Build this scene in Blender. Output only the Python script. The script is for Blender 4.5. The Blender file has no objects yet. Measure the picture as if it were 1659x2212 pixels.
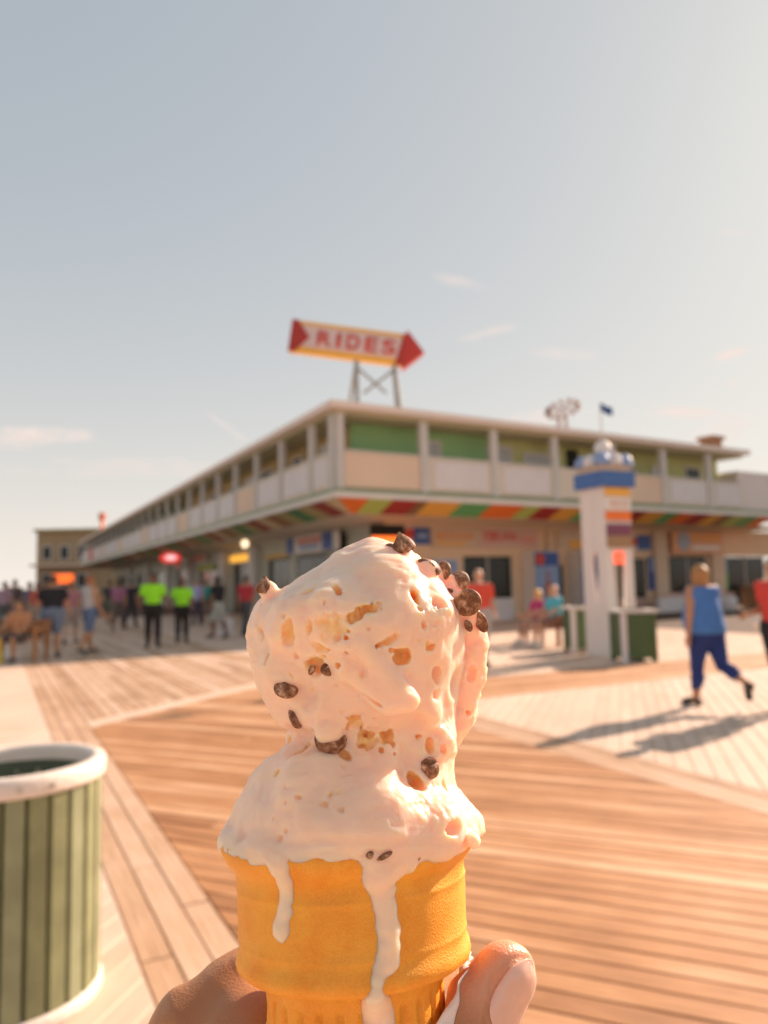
import bpy, bmesh, math, random
import numpy as np
from mathutils import Vector, Matrix

random.seed(11)
rng = np.random.default_rng(5)
SC = bpy.context.scene
COL = SC.collection
R_ = math.radians

# ------------------------------------------------------------------ camera
CAM_H = 1.5
PITCH, ROLL = R_(5.2), R_(-1.2)
FPX = 1650.0                      # focal length measured on a 1659 x 2212 print of the photograph
cam_d = bpy.data.cameras.new('camera')
cam = bpy.data.objects.new('camera', cam_d)
COL.objects.link(cam)
CAM_M = Matrix.Translation((0, 0, CAM_H)) @ Matrix.Rotation(math.pi / 2 + PITCH, 4, 'X') @ Matrix.Rotation(ROLL, 4, 'Z')
cam.matrix_world = CAM_M
cam_d.sensor_fit = 'VERTICAL'
cam_d.sensor_height = 36.0
cam_d.sensor_width = 27.0
cam_d.lens = FPX / 2212.0 * 36.0
cam_d.clip_start = 0.01
cam_d.clip_end = 3000.0
cam_d.dof.use_dof = True
cam_d.dof.focus_distance = 0.172
cam_d.dof.aperture_fstop = cam_d.lens / 1.65
SC.camera = cam

# ------------------------------------------------------------------ light
SUN_AZ, SUN_EL = 40.0, 28.0       # direction to the sun: degrees from +X towards +Y, elevation
sun_dir = Vector((math.cos(R_(SUN_EL)) * math.cos(R_(SUN_AZ)), math.cos(R_(SUN_EL)) * math.sin(R_(SUN_AZ)), math.sin(R_(SUN_EL))))
sun_d = bpy.data.lights.new('sun', 'SUN')
sun_d.energy = 3.25
sun_d.angle = R_(0.5)
sun_d.color = (1.0, 0.765, 0.60)
sun = bpy.data.objects.new('sun', sun_d)
COL.objects.link(sun)
sun.rotation_euler = sun_dir.to_track_quat('Z', 'Y').to_euler()
sun.location = (20, 20, 30)

world = bpy.data.worlds.new('World')
SC.world = world
world.use_nodes = True
WN, WL = world.node_tree.nodes, world.node_tree.links
WN.clear()
wout = WN.new('ShaderNodeOutputWorld')
wbg = WN.new('ShaderNodeBackground')
wbg.inputs['Strength'].default_value = 0.098
sky = WN.new('ShaderNodeTexSky')
sky.sky_type = 'NISHITA'
sky.sun_disc = False
sky.sun_elevation = R_(SUN_EL)
sky.sun_rotation = R_(90 - SUN_AZ)
sky.altitude = 0
sky.air_density = 1.0
sky.dust_density = 2.6
sky.ozone_density = 1.0
hsv = WN.new('ShaderNodeHueSaturation')
hsv.inputs['Saturation'].default_value = 1.2
gam = WN.new('ShaderNodeGamma')
gam.inputs['Gamma'].default_value = 0.25
WL.new(sky.outputs['Color'], gam.inputs['Color'])
WL.new(gam.outputs['Color'], hsv.inputs['Color'])
tint = WN.new('ShaderNodeMix')
tint.data_type = 'RGBA'
tint.blend_type = 'MULTIPLY'
tint.inputs['Factor'].default_value = 1.0
tint.inputs[7].default_value = (1.36, 1.40, 1.38, 1)
WL.new(hsv.outputs['Color'], tint.inputs[6])

# thin cloud wisps, fixed to directions of the sky: (direction, axis along, half length, half height, strength)
def px_dir(x, y):
    v = CAM_M.to_3x3() @ Vector(((x - 829.5) / FPX, (1106 - y) / FPX, -1.0))
    return v.normalized()
CLOUDS = [(85, 941, 0.0, 110, 20, .75), (20, 950, 0.0, 90, 22, .6), (1050, 720, -14, 62, 13, .55), (985, 607, 12, 62, 12, .32), (1210, 766, 2, 80, 14, .28),
          (1570, 769, -18, 36, 11, .75), (1470, 891, 0, 72, 13, .6), (485, 918, 36, 60, 7, .35), (1580, 503, 0, 40, 8, .2),
          (1150, 905, -8, 120, 20, .4), (1560, 930, -20, 90, 30, .3), (1578, 828, 0, 16, 9, .3), (300, 1010, 0, 260, 26, .25)]
tc = WN.new('ShaderNodeTexCoord')
ns = WN.new('ShaderNodeTexNoise')
ns.inputs['Scale'].default_value = 26
ns.inputs['Detail'].default_value = 6
ns.inputs['Roughness'].default_value = 0.62
mp = WN.new('ShaderNodeMapping')
mp.inputs['Scale'].default_value = (1, 1, 3.0)
WL.new(tc.outputs['Generated'], mp.inputs['Vector'])
WL.new(mp.outputs['Vector'], ns.inputs['Vector'])
def wmath(op, a, b=None, clamp=False):
    n = WN.new('ShaderNodeMath'); n.operation = op; n.use_clamp = clamp
    for i, v in enumerate((a, b)):
        if v is None: continue
        if isinstance(v, (int, float)): n.inputs[i].default_value = v
        else: WL.new(v, n.inputs[i])
    return n.outputs[0]
def wdot(vec):
    n = WN.new('ShaderNodeVectorMath'); n.operation = 'DOT_PRODUCT'
    WL.new(tc.outputs['Generated'], n.inputs[0]); n.inputs[1].default_value = vec
    return n.outputs['Value']
# pale haze low over the horizon, the same all round
sep = WN.new('ShaderNodeSeparateXYZ')
WL.new(tc.outputs['Generated'], sep.inputs[0])
hz = wmath('MULTIPLY', wmath('POWER', 2.718, wmath('MULTIPLY', wmath('MAXIMUM', sep.outputs['Z'], 0.0), -5.2)), 0.85)
hm = WN.new('ShaderNodeMix')
hm.data_type = 'RGBA'
WL.new(hz, hm.inputs['Factor'])
WL.new(tint.outputs[2], hm.inputs[6])
hm.inputs[7].default_value = (3.75, 3.35, 3.0, 1)
sky_col = hm.outputs[2]
nz = wmath('MULTIPLY', wmath('SUBTRACT', ns.outputs['Fac'], 0.5), 3.4)
total = None
for (cx, cy, ang, hl, hh, st) in CLOUDS:
    d = px_dir(cx, cy)
    t1 = px_dir(cx + 10 * math.cos(R_(ang)), cy + 10 * math.sin(R_(ang))) - d
    t1.normalize()
    t2 = d.cross(t1).normalized()
    a = wmath('DIVIDE', wdot(t1), hl / FPX)
    b = wmath('DIVIDE', wdot(t2), hh / FPX)
    r2 = wmath('ADD', wmath('MULTIPLY', a, a), wmath('MULTIPLY', b, b))
    m = wmath('MULTIPLY', wmath('ADD', wmath('SUBTRACT', 1.0, r2), nz), 0.8, True)
    m = wmath('MULTIPLY', m, wmath('SUBTRACT', 1.25, wmath('MULTIPLY', r2, 0.45), True))
    front = wmath('GREATER_THAN', wdot(d), 0.5)
    m = wmath('MULTIPLY', wmath('MULTIPLY', m, front), min(.95, st * 1.35))
    total = m if total is None else wmath('MAXIMUM', total, m)
cm = WN.new('ShaderNodeMix')
cm.data_type = 'RGBA'
WL.new(total, cm.inputs['Factor'])
WL.new(sky_col, cm.inputs[6])
cm.inputs[7].default_value = (3.3, 2.75, 2.5, 1)
WL.new(cm.outputs[2], wbg.inputs['Color'])
WL.new(wbg.outputs[0], wout.inputs['Surface'])

vs = SC.view_settings
vs.view_transform = 'Standard'
vs.look = 'None'
vs.gamma = 1.0
vs.exposure = 1.55
vs.use_curve_mapping = False
SC.render.film_transparent = False
SC.cycles.max_bounces = 8
SC.cycles.diffuse_bounces = 5
SC.cycles.use_denoising = True

# ------------------------------------------------------------------ helpers
def tag(o, label=None, cat=None, group=None, kind=None):
    if label: o['label'] = label
    if cat: o['category'] = cat
    if group: o['group'] = group
    if kind: o['kind'] = kind
    return o

def empty(name, loc=(0, 0, 0), rz=0.0, label=None, cat=None, group=None):
    o = bpy.data.objects.new(name, None)
    COL.objects.link(o)
    o.empty_display_size = 0.1
    o.location = loc
    o.rotation_euler = (0, 0, rz)
    return tag(o, label, cat, group)

def mesh_obj(name, verts, faces, m=None, parent=None, smooth=False, loc=None, rz=0.0):
    me = bpy.data.meshes.new(name)
    me.from_pydata([tuple(v) for v in verts], [], [tuple(f) for f in faces])
    me.update()
    if smooth:
        me.polygons.foreach_set('use_smooth', [True] * len(me.polygons))
    if m is not None: me.materials.append(m)
    o = bpy.data.objects.new(name, me)
    COL.objects.link(o)
    if parent is not None: o.parent = parent
    if loc is not None: o.location = loc
    if rz: o.rotation_euler = (0, 0, rz)
    return o

class MB:
    """collects boxes, prisms, tubes; built as one mesh"""
    def __init__(s): s.v = []; s.f = []
    def add(s, vs_, fs_):
        k = len(s.v); s.v += [tuple(v) for v in vs_]; s.f += [tuple(i + k for i in f) for f in fs_]; return s
    def hexa(s, b, t):
        """bottom ring, top ring of equal length (counter-clockwise seen from above)"""
        n = len(b)
        fs_ = [tuple(range(n - 1, -1, -1)), tuple(range(n, 2 * n))]
        fs_ += [(i, (i + 1) % n, n + (i + 1) % n, n + i) for i in range(n)]
        return s.add(list(b) + list(t), fs_)
    def box(s, x0, x1, y0, y1, z0, z1, f=None):
        f = f or (lambda x, y, z: (x, y, z))
        b = [(x0, y0), (x1, y0), (x1, y1), (x0, y1)]
        return s.hexa([f(x, y, z0) for x, y in b], [f(x, y, z1) for x, y in b])
    def bar(s, p, q, w, h=None, up=(0, 0, 1)):
        p, q = Vector(p), Vector(q); h = h or w
        d = (q - p).normalized(); u = Vector(up)
        if abs(d.dot(u)) > .98: u = Vector((1, 0, 0))
        a = d.cross(u).normalized() * w / 2; b = a.cross(d).normalized() * h / 2
        return s.hexa([p - a - b, p + a - b, p + a + b, p - a + b], [q - a - b, q + a - b, q + a + b, q - a + b])
    def tube(s, pts, rad, n=10, cap=True):
        pts = [Vector(p) for p in pts]
        rad = rad if isinstance(rad, (list, tuple)) else [rad] * len(pts)
        vs_, fs_ = [], []
        pa = None
        for i, p in enumerate(pts):
            d = (pts[min(i + 1, len(pts) - 1)] - pts[max(i - 1, 0)]).normalized()
            if pa is None:
                u = Vector((0, 0, 1)) if abs(d.z) < .95 else Vector((1, 0, 0))
                pa = d.cross(u).normalized()
            a = (pa - d * pa.dot(d)).normalized(); pa = a
            b = d.cross(a)
            for j in range(n):
                t = 2 * math.pi * j / n
                vs_.append(p + a * math.cos(t) * rad[i] + b * math.sin(t) * rad[i])
        for i in range(len(pts) - 1):
            for j in range(n):
                fs_.append((i * n + j, i * n + (j + 1) % n, (i + 1) * n + (j + 1) % n, (i + 1) * n + j))
        if cap:
            fs_.append(tuple(range(n - 1, -1, -1))); fs_.append(tuple((len(pts) - 1) * n + j for j in range(n)))
        return s.add(vs_, fs_)
    def lathe(s, prof, n=32, c=(0, 0, 0)):
        vs_, fs_ = [], []
        for (r, z) in prof:
            for j in range(n):
                t = 2 * math.pi * j / n
                vs_.append((c[0] + r * math.cos(t), c[1] + r * math.sin(t), c[2] + z))
        for i in range(len(prof) - 1):
            for j in range(n):
                fs_.append((i * n + j, i * n + (j + 1) % n, (i + 1) * n + (j + 1) % n, (i + 1) * n + j))
        return s.add(vs_, fs_)
    def build(s, name, m, parent=None, smooth=False, loc=None, rz=0.0):
        return mesh_obj(name, s.v, s.f, m, parent, smooth, loc, rz)

# ------------------------------------------------------------------ materials
MATS = {}
def mat(name, col, rough=0.7, var=0.10, scale=6.0, bump=0.0, bscale=40.0, metal=0.0, spec=0.4, emit=None, estr=0.0, sss=0.0, sssr=(1, .4, .2), sscale=.002, coat=0.0, coords='Object'):
    if name in MATS: return MATS[name]
    m = bpy.data.materials.new(name)
    m.use_nodes = True
    N, L = m.node_tree.nodes, m.node_tree.links
    b = N['Principled BSDF']
    b.inputs['Roughness'].default_value = rough
    b.inputs['Metallic'].default_value = metal
    b.inputs['Specular IOR Level'].default_value = spec
    if coat: b.inputs['Coat Weight'].default_value = coat
    t = N.new('ShaderNodeTexCoord')
    n = N.new('ShaderNodeTexNoise')
    n.inputs['Scale'].default_value = scale
    n.inputs['Detail'].default_value = 5
    L.new(t.outputs[coords], n.inputs['Vector'])
    r = N.new('ShaderNodeMix'); r.data_type = 'RGBA'
    L.new(n.outputs['Fac'], r.inputs['Factor'])
    r.inputs[6].default_value = tuple(max(0, c * (1 - var * 1.6)) for c in col) + (1,)
    r.inputs[7].default_value = tuple(min(1, c * (1 + var * 1.6)) for c in col) + (1,)
    L.new(r.outputs[2], b.inputs['Base Color'])
    if bump:
        n2 = N.new('ShaderNodeTexNoise'); n2.inputs['Scale'].default_value = bscale; n2.inputs['Detail'].default_value = 4
        L.new(t.outputs[coords], n2.inputs['Vector'])
        bp = N.new('ShaderNodeBump'); bp.inputs['Strength'].default_value = bump; bp.inputs['Distance'].default_value = 1.0 / bscale
        L.new(n2.outputs['Fac'], bp.inputs['Height']); L.new(bp.outputs['Normal'], b.inputs['Normal'])
    if emit:
        b.inputs['Emission Color'].default_value = tuple(emit) + (1,)
        b.inputs['Emission Strength'].default_value = estr
    if sss:
        b.inputs['Subsurface Weight'].default_value = sss
        b.inputs['Subsurface Radius'].default_value = sssr
        b.inputs['Subsurface Scale'].default_value = sscale
    MATS[name] = m
    return m

def wood_mat(name, c0, c1, c2, rough=0.62):
    """boards: UV u runs along the board, v across; attribute tone differs board by board"""
    m = bpy.data.materials.new(name); m.use_nodes = True
    N, L = m.node_tree.nodes, m.node_tree.links
    b = N['Principled BSDF']; b.inputs['Roughness'].default_value = rough; b.inputs['Specular IOR Level'].default_value = 0.35
    uv = N.new('ShaderNodeUVMap'); uv.uv_map = 'uv'
    at = N.new('ShaderNodeAttribute'); at.attribute_name = 'tone'
    mp_ = N.new('ShaderNodeMapping'); mp_.inputs['Scale'].default_value = (1.0, 16.0, 1)
    L.new(uv.outputs['UV'], mp_.inputs['Vector'])
    n1 = N.new('ShaderNodeTexNoise'); n1.inputs['Scale'].default_value = 3.0; n1.inputs['Detail'].default_value = 7; n1.inputs['Roughness'].default_value = .65
    L.new(mp_.outputs['Vector'], n1.inputs['Vector'])
    n2 = N.new('ShaderNodeTexNoise'); n2.inputs['Scale'].default_value = 1.3; n2.inputs['Detail'].default_value = 4
    L.new(uv.outputs['UV'], n2.inputs['Vector'])
    def ma(op, a, b_):
        q = N.new('ShaderNodeMath'); q.operation = op
        for i, v in enumerate((a, b_)):
            if isinstance(v, (int, float)): q.inputs[i].default_value = v
            else: L.new(v, q.inputs[i])
        return q.outputs[0]
    f = ma('ADD', ma('MULTIPLY', ma('SUBTRACT', n1.outputs['Fac'], .5), 1.0), ma('MULTIPLY', ma('SUBTRACT', n2.outputs['Fac'], .5), .7))
    f = ma('ADD', f, at.outputs['Fac'])
    ge = N.new('ShaderNodeNewGeometry')           # trodden and stained patches that run across the boards
    n4 = N.new('ShaderNodeTexNoise'); n4.inputs['Scale'].default_value = .9; n4.inputs['Detail'].default_value = 5; n4.inputs['Roughness'].default_value = .6
    L.new(ge.outputs['Position'], n4.inputs['Vector'])
    f = ma('ADD', f, ma('MULTIPLY', ma('SUBTRACT', n4.outputs['Fac'], .5), .55))
    cr = N.new('ShaderNodeValToRGB')
    cr.color_ramp.elements[0].position = 0.05; cr.color_ramp.elements[0].color = tuple(c0) + (1,)
    cr.color_ramp.elements[1].position = 0.95; cr.color_ramp.elements[1].color = tuple(c2) + (1,)
    e = cr.color_ramp.elements.new(0.5); e.color = tuple(c1) + (1,)
    L.new(f, cr.inputs['Fac']); L.new(cr.outputs['Color'], b.inputs['Base Color'])
    bp = N.new('ShaderNodeBump'); bp.inputs['Strength'].default_value = .5; bp.inputs['Distance'].default_value = .004
    L.new(n1.outputs['Fac'], bp.inputs['Height']); L.new(bp.outputs['Normal'], b.inputs['Normal'])
    return m

# ------------------------------------------------------------------ implicit surfaces (used for soft, rounded things)
def surface_nets(f, org, h):
    """f: 3-D array, negative inside -> verts, quads"""
    nx, ny, nz_ = f.shape
    ins = f < 0
    cnt = np.zeros((nx - 1, ny - 1, nz_ - 1), np.uint8)
    for dx in (0, 1):
        for dy in (0, 1):
            for dz in (0, 1):
                cnt += ins[dx:nx - 1 + dx, dy:ny - 1 + dy, dz:nz_ - 1 + dz]
    act = (cnt > 0) & (cnt < 8)
    ci = np.argwhere(act)
    idx = np.full(act.shape, -1, np.int64); idx[act] = np.arange(len(ci))
    acc = np.zeros((len(ci), 3)); num = np.zeros(len(ci))
    cor = [(0, 0, 0), (1, 0, 0), (0, 1, 0), (1, 1, 0), (0, 0, 1), (1, 0, 1), (0, 1, 1), (1, 1, 1)]
    val = [f[ci[:, 0] + c[0], ci[:, 1] + c[1], ci[:, 2] + c[2]] for c in cor]
    for a in range(8):
        for b in range(a + 1, 8):
            da = np.array(cor[b]) - np.array(cor[a])
            if np.abs(da).sum() != 1: continue
            va, vb = val[a], val[b]
            cr = (va < 0) != (vb < 0)
            t = np.where(cr, va / np.where(cr, va - vb, 1), 0)
            acc += np.where(cr[:, None], np.array(cor[a]) + t[:, None] * da, 0); num += cr
    verts = (ci + acc / num[:, None]) * h + np.asarray(org)
    quads = []
    for ax in range(3):
        o1, o2 = [(1, 2), (2, 0), (0, 1)][ax]
        sl = [slice(None)] * 3; sl2 = [slice(None)] * 3
        sl[ax] = slice(0, -1); sl2[ax] = slice(1, None)
        A, B = ins[tuple(sl)], ins[tuple(sl2)]
        e = np.argwhere(A != B)
        ok = (e[:, o1] > 0) & (e[:, o2] > 0) & (e[:, o1] < f.shape[o1] - 1) & (e[:, o2] < f.shape[o2] - 1)
        e = e[ok]
        if not len(e): continue
        u1 = np.zeros(3, int); u1[o1] = 1; u2 = np.zeros(3, int); u2[o2] = 1
        q = np.stack([idx[tuple((e - d).T)] for d in (u1 + u2, u2, 0 * u1, u1)], 1)
        flip = ~A[tuple(e.T)]
        q[flip] = q[flip][:, ::-1]
        quads.append(q)
    return verts, np.concatenate(quads)

def np_mesh(name, verts, quads, m, parent=None, smooth=True):
    me = bpy.data.meshes.new(name)
    me.vertices.add(len(verts)); me.vertices.foreach_set('co', np.asarray(verts, np.float32).ravel())
    me.loops.add(quads.size); me.loops.foreach_set('vertex_index', quads.ravel().astype(np.int32))
    me.polygons.add(len(quads))
    me.polygons.foreach_set('loop_start', np.arange(0, quads.size, quads.shape[1], dtype=np.int32))
    me.update(calc_edges=True)
    me.polygons.foreach_set('use_smooth', np.full(len(quads), smooth))
    me.validate()
    me.materials.append(m)
    o = bpy.data.objects.new(name, me); COL.objects.link(o)
    if parent is not None: o.parent = parent
    return o

def smin(a, b, k):
    h = np.clip(.5 + .5 * (b - a) / k, 0, 1)
    return b + (a - b) * h - k * h * (1 - h)

def cone_sd(X, Y, Z, a, b, ra, rb):
    a, b = np.asarray(a, float), np.asarray(b, float)
    d = b - a; L2 = max(d @ d, 1e-12)
    t = np.clip(((X - a[0]) * d[0] + (Y - a[1]) * d[1] + (Z - a[2]) * d[2]) / L2, 0, 1)
    return np.sqrt((X - a[0] - t * d[0]) ** 2 + (Y - a[1] - t * d[1]) ** 2 + (Z - a[2] - t * d[2]) ** 2) - (ra + (rb - ra) * t)

def vnoise(P, scale, seed):
    """smooth value noise in -1..1 at points P (n,3)"""
    g = np.random.default_rng(seed).uniform(-1, 1, (32, 32, 32)).astype(np.float32)
    q = P / scale + 1000.0
    i = np.floor(q).astype(np.int64); t = (q - i).astype(np.float32); t = t * t * (3 - 2 * t)
    i0 = i & 31; i1 = (i + 1) & 31
    r = 0
    for dx in (0, 1):
        wx = t[:, 0] if dx else 1 - t[:, 0]; ix = (i1 if dx else i0)[:, 0]
        for dy in (0, 1):
            wy = t[:, 1] if dy else 1 - t[:, 1]; iy = (i1 if dy else i0)[:, 1]
            for dz in (0, 1):
                wz = t[:, 2] if dz else 1 - t[:, 2]; iz = (i1 if dz else i0)[:, 2]
                r = r + wx * wy * wz * g[ix, iy, iz]
    return r

# ================================================================== ground and boardwalk
E1 = Vector((math.cos(R_(117)), math.sin(R_(117)))); E2 = Vector((math.cos(R_(27)), math.sin(R_(27))))
def en(a, b): return E1 * a + E2 * b
m_gap = mat('gap_shadow_wood', (0.10, 0.065, 0.045), .9, .2, 3)
gr = MB().add([(-900, -60, -.06), (900, -60, -.06), (900, 1600, -.06), (-900, 1600, -.06)], [(0, 1, 2, 3)]).build('ground', mat('sandy_ground', (.30, .21, .15), .9, .15, .4))
tag(gr, kind='structure')
m_brown = wood_mat('brown_boards', (.22, .09, .034), (.46, .22, .095), (.68, .42, .25))
m_pale = wood_mat('pale_boards', (.46, .30, .20), (.60, .43, .32), (.70, .54, .43))
m_band = wood_mat('band_boards', (.30, .16, .085), (.50, .31, .19), (.66, .47, .35))
bw = MB().box(-45, 45, -30, 120, -.055, -.034).build('boardwalk', m_gap)
tag(bw, 'weathered wooden boardwalk laid in slanting rows of boards', None, None, 'structure')

def clip(poly, n, d):
    """keep the side n.p <= d"""
    out = []
    for i, p in enumerate(poly):
        q = poly[(i + 1) % len(poly)]
        a, b = n.dot(p) - d, n.dot(q) - d
        if a <= 0: out.append(p)
        if (a < 0) != (b < 0) and a != b:
            out.append(p + (q - p) * (a / (a - b)))
    return out

PLANKS = []      # (distance, centre, angle, polygon local, tone, material)
def lay(region, ang, width, m, tone0, tspread, gap=.007, split=.0, seed=1):
    rnd = random.Random(seed)
    d = Vector((math.cos(R_(ang)), math.sin(R_(ang)))); n = Vector((-d.y, d.x))
    region = [Vector(p) for p in region]
    area = sum(region[i].x * region[(i + 1) % len(region)].y - region[(i + 1) % len(region)].x * region[i].y for i in range(len(region)))
    if area < 0: region.reverse()
    lo = min(p.dot(n) for p in region); hi = max(p.dot(n) for p in region)
    a0 = min(p.dot(d) for p in region); a1 = max(p.dot(d) for p in region)
    k = 0
    v = lo
    while v < hi - .02:
        w = min(width, hi - v)
        poly = [d * a + n * b for a, b in ((a0 - 1, v + gap / 2), (a1 + 1, v + gap / 2), (a1 + 1, v + w - gap / 2), (a0 - 1, v + w - gap / 2))]
        for i in range(len(region)):
            p, q = region[i], region[(i + 1) % len(region)]
            e = (q - p).normalized(); out = Vector((e.y, -e.x))
            poly = clip(poly, out, out.dot(p) - .003)
            if len(poly) < 3: break
        v += width
        if len(poly) < 3: continue
        cuts = [(-1e9, 1e9)]
        us = [p.dot(d) for p in poly]
        L = max(us) - min(us)
        if L > 9 or (L > 4.8 and rnd.random() < .3):
            step = rnd.uniform(3.2, 4.8); cut = min(us) + rnd.uniform(.5, 3.5); cl = [-1e9]
            while cut < max(us) - .4: cl.append(cut); cut += step
            cl.append(1e9); cuts = list(zip(cl[:-1], cl[1:]))
        for (c0, c1) in cuts:
            pp = clip(clip(poly, d, c1 - .004), -d, -(c0 + .004))
            if len(pp) < 3: continue
            c = sum(pp, Vector((0, 0))) / len(pp)
            loc = [((p - c).dot(d), (p - c).dot(n)) for p in pp]
            near = min(p.length for p in pp)
            vis = c.y > -26 and near < 60
            t = tone0 + rnd.uniform(-tspread, tspread) + (tspread * 1.2 if rnd.random() < .12 else 0)
            if vis: PLANKS.append((near, c, R_(ang), loc, t, m, rnd.uniform(-.0015, .0015), rnd.uniform(0, 50)))

def sl(e2): return 8.9 + .833 * (e2 - .69)            # where the slanting divider crosses
lay([en(-26, .95), en(-26, 4.35), en(sl(4.35) - .18, 4.35), en(sl(.95) - .18, .95)], 156, .138, m_brown, .50, .20, gap=.009, seed=3)
lay([en(sl(.95) - .18, .95), en(sl(4.35) - .18, 4.35), en(sl(4.35) + .20, 4.35), en(sl(.95) + .20, .95)], 66.5, .19, m_pale, .62, .08, seed=4)
lay([en(sl(.95) + .20, .95), en(sl(4.35) + .20, 4.35), en(60, 4.35), en(60, .95)], 117, .138, m_band, .56, .26, seed=5)
lay([en(-26, .55), en(60, .55), en(60, .95), en(-26, .95)], 117, .1333, m_band, .58, .14, seed=6)
lay([en(-26, 4.35), en(60, 4.35), en(60, 4.78), en(-26, 4.78)], 117, .1433, m_band, .46, .14, seed=7)
lay([en(-26, -14), en(60, -14), en(60, .55), en(-26, .55)], 77, .138, m_pale, .62, .05, gap=.002, seed=8)
lay([en(-26, 4.78), en(8.25, 4.78), en(8.25, 17), en(-26, 17)], 73, .138, m_pale, .58, .09, gap=.005, seed=9)
lay([en(8.25, 4.78), en(9.9, 4.78), en(9.9, 17), en(8.25, 17)], 27, .138, m_brown, .52, .14, seed=10)
lay([en(9.9, 4.78), en(40, 4.78), en(40, 17), en(9.9, 17)], 73, .138, m_pale, .56, .10, gap=.005, seed=11)
PLANKS.sort(key=lambda q: (q[1].y < .5, q[0]))

def plank_mesh(items, name):
    V, F, UV, T, MI, ms = [], [], [], [], [], []
    for (near, c, ang, loc, t, m, dz, uo, T4) in items:
        k = len(V); n = len(loc); b = .004
        cx = sum(p[0] for p in loc) / n; cy = sum(p[1] for p in loc) / n
        if m not in ms: ms.append(m)
        ring = [(p, -.03) for p in loc] + [(p, -.004) for p in loc] + [((p[0] - b * np.sign(p[0] - cx), p[1] - b * np.sign(p[1] - cy)), 0.0) for p in loc]
        for p, z in ring: V.append(T4 @ Vector((p[0], p[1], z + dz)))
        fs = [(k + i, k + (i + 1) % n, k + n + (i + 1) % n, k + n + i) for i in range(n)]
        fs += [(k + n + i, k + n + (i + 1) % n, k + 2 * n + (i + 1) % n, k + 2 * n + i) for i in range(n)]
        fs.append(tuple(k + 2 * n + i for i in range(n)))
        for f in fs:
            F.append(f); MI.append(ms.index(m))
            for i in f:
                p = ring[i - k][0]; UV.append((p[0] + uo, p[1] + uo * 3.7)); T.append(t)
    me = bpy.data.meshes.new(name)
    me.from_pydata(V, [], F); me.update()
    for m in ms: me.materials.append(m)
    me.polygons.foreach_set('material_index', MI)
    uvl = me.uv_layers.new(name='uv'); uvl.data.foreach_set('uv', np.array(UV, np.float32).ravel())
    at = me.attributes.new('tone', 'FLOAT', 'CORNER'); at.data.foreach_set('value', np.array(T, np.float32))
    return me
for it in PLANKS[:300]:
    o = bpy.data.objects.new('board', plank_mesh([it + (Matrix.Identity(4),)], 'board'))
    COL.objects.link(o); o.parent = bw; o.location = (it[1].x, it[1].y, 0); o.rotation_euler = (0, 0, it[2])
rest = [it + (Matrix.Translation((it[1].x, it[1].y, 0)) @ Matrix.Rotation(it[2], 4, 'Z'),) for it in PLANKS[300:]]
o = bpy.data.objects.new('far_boards', plank_mesh(rest, 'far_boards')); COL.objects.link(o); o.parent = bw; tag(o, kind='stuff')

# ================================================================== the corner pavilion
O2 = Vector((-1.3, 21.0))
def frame(a, b):
    sa, nb = Vector((math.cos(R_(a)), math.sin(R_(a)))), Vector((math.cos(R_(b)), math.sin(R_(b))))
    return lambda s, n, z: (O2.x + sa.x * s + nb.x * n, O2.y + sa.y * s + nb.y * n, z)
fA, fB = frame(32, 122), frame(117, 27)
def corner(n1, n2):
    """plan point where the line n=n1 of the right wing meets n=n2 of the left wing"""
    a, b = Vector(fA(0, n1, 0)[:2]), Vector(fB(0, n2, 0)[:2])
    da, db = Vector((math.cos(R_(32)), math.sin(R_(32)))), Vector((math.cos(R_(117)), math.sin(R_(117))))
    t = ((b.x - a.x) * db.y - (b.y - a.y) * db.x) / (da.x * db.y - da.y * db.x)
    return a + da * t
LA, LB = 18.9, 70.0
def ell(n0, n1, z0, z1, la=LA, lb=LB):
    """an L-shaped band between depths n0 and n1 round both wings"""
    c0, c1 = corner(n0, n0), corner(n1, n1)
    A0, A1, B0, B1 = fA(la, n0, 0), fA(la, n1, 0), fB(lb, n0, 0), fB(lb, n1, 0)
    mb = MB()
    for q in ([c0[:2], A0[:2], A1[:2], c1[:2]], [B0[:2], c0[:2], c1[:2], B1[:2]]):
        mb.hexa([(p[0], p[1], z0) for p in q], [(p[0], p[1], z1) for p in q])
    return mb

m_white = mat('painted_white_wood', (.74, .68, .62), .6, .07, 1.5)
m_post = mat('pale_grey_post', (.60, .57, .53), .6, .06, 2)
m_roof = mat('pink_white_fascia', (.84, .70, .61), .6, .05, 1)
m_panel = mat('peach_panel', (.76, .57, .42), .7, .05, .8)
m_panel2 = mat('cream_panel', (.70, .62, .51), .7, .06, .8)
m_banner = mat('lilac_banner', (.72, .67, .66), .7, .05, 2)
m_green = mat('green_wall', (.33, .57, .27), .8, .12, .8)
m_olive = mat('olive_wall', (.54, .55, .25), .8, .15, .7)
m_ochre = mat('ochre_wall', (.46, .35, .17), .8, .25, .5)
m_dkgreen = mat('dark_green_wall', (.12, .15, .08), .8, .3, .5)
m_tan = mat('tan_wall', (.80, .58, .39), .8, .08, .8)
m_ledge = mat('sage_ledge', (.34, .38, .25), .7, .08, 1)
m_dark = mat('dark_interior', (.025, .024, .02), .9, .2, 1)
m_grey = mat('grey_green_wall', (.52, .53, .45), .8, .1, .7)
m_win = mat('window_blind', (.52, .52, .52), .5, .08, 1)
m_glass = mat('window_glass', (.022, .025, .022), .12, .3, .6, spec=.3)
m_red = mat('red_paint', (.62, .06, .035), .55, .12, 3)
m_dkred = mat('dark_red_paint', (.42, .04, .03), .55, .12, 2)
m_orange = mat('orange_paint', (.88, .20, .03), .55, .08, 3)
m_yellow = mat('yellow_paint', (.88, .46, .08), .55, .08, 3)
m_lime = mat('lime_paint', (.50, .60, .15), .55, .1, 3)
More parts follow.
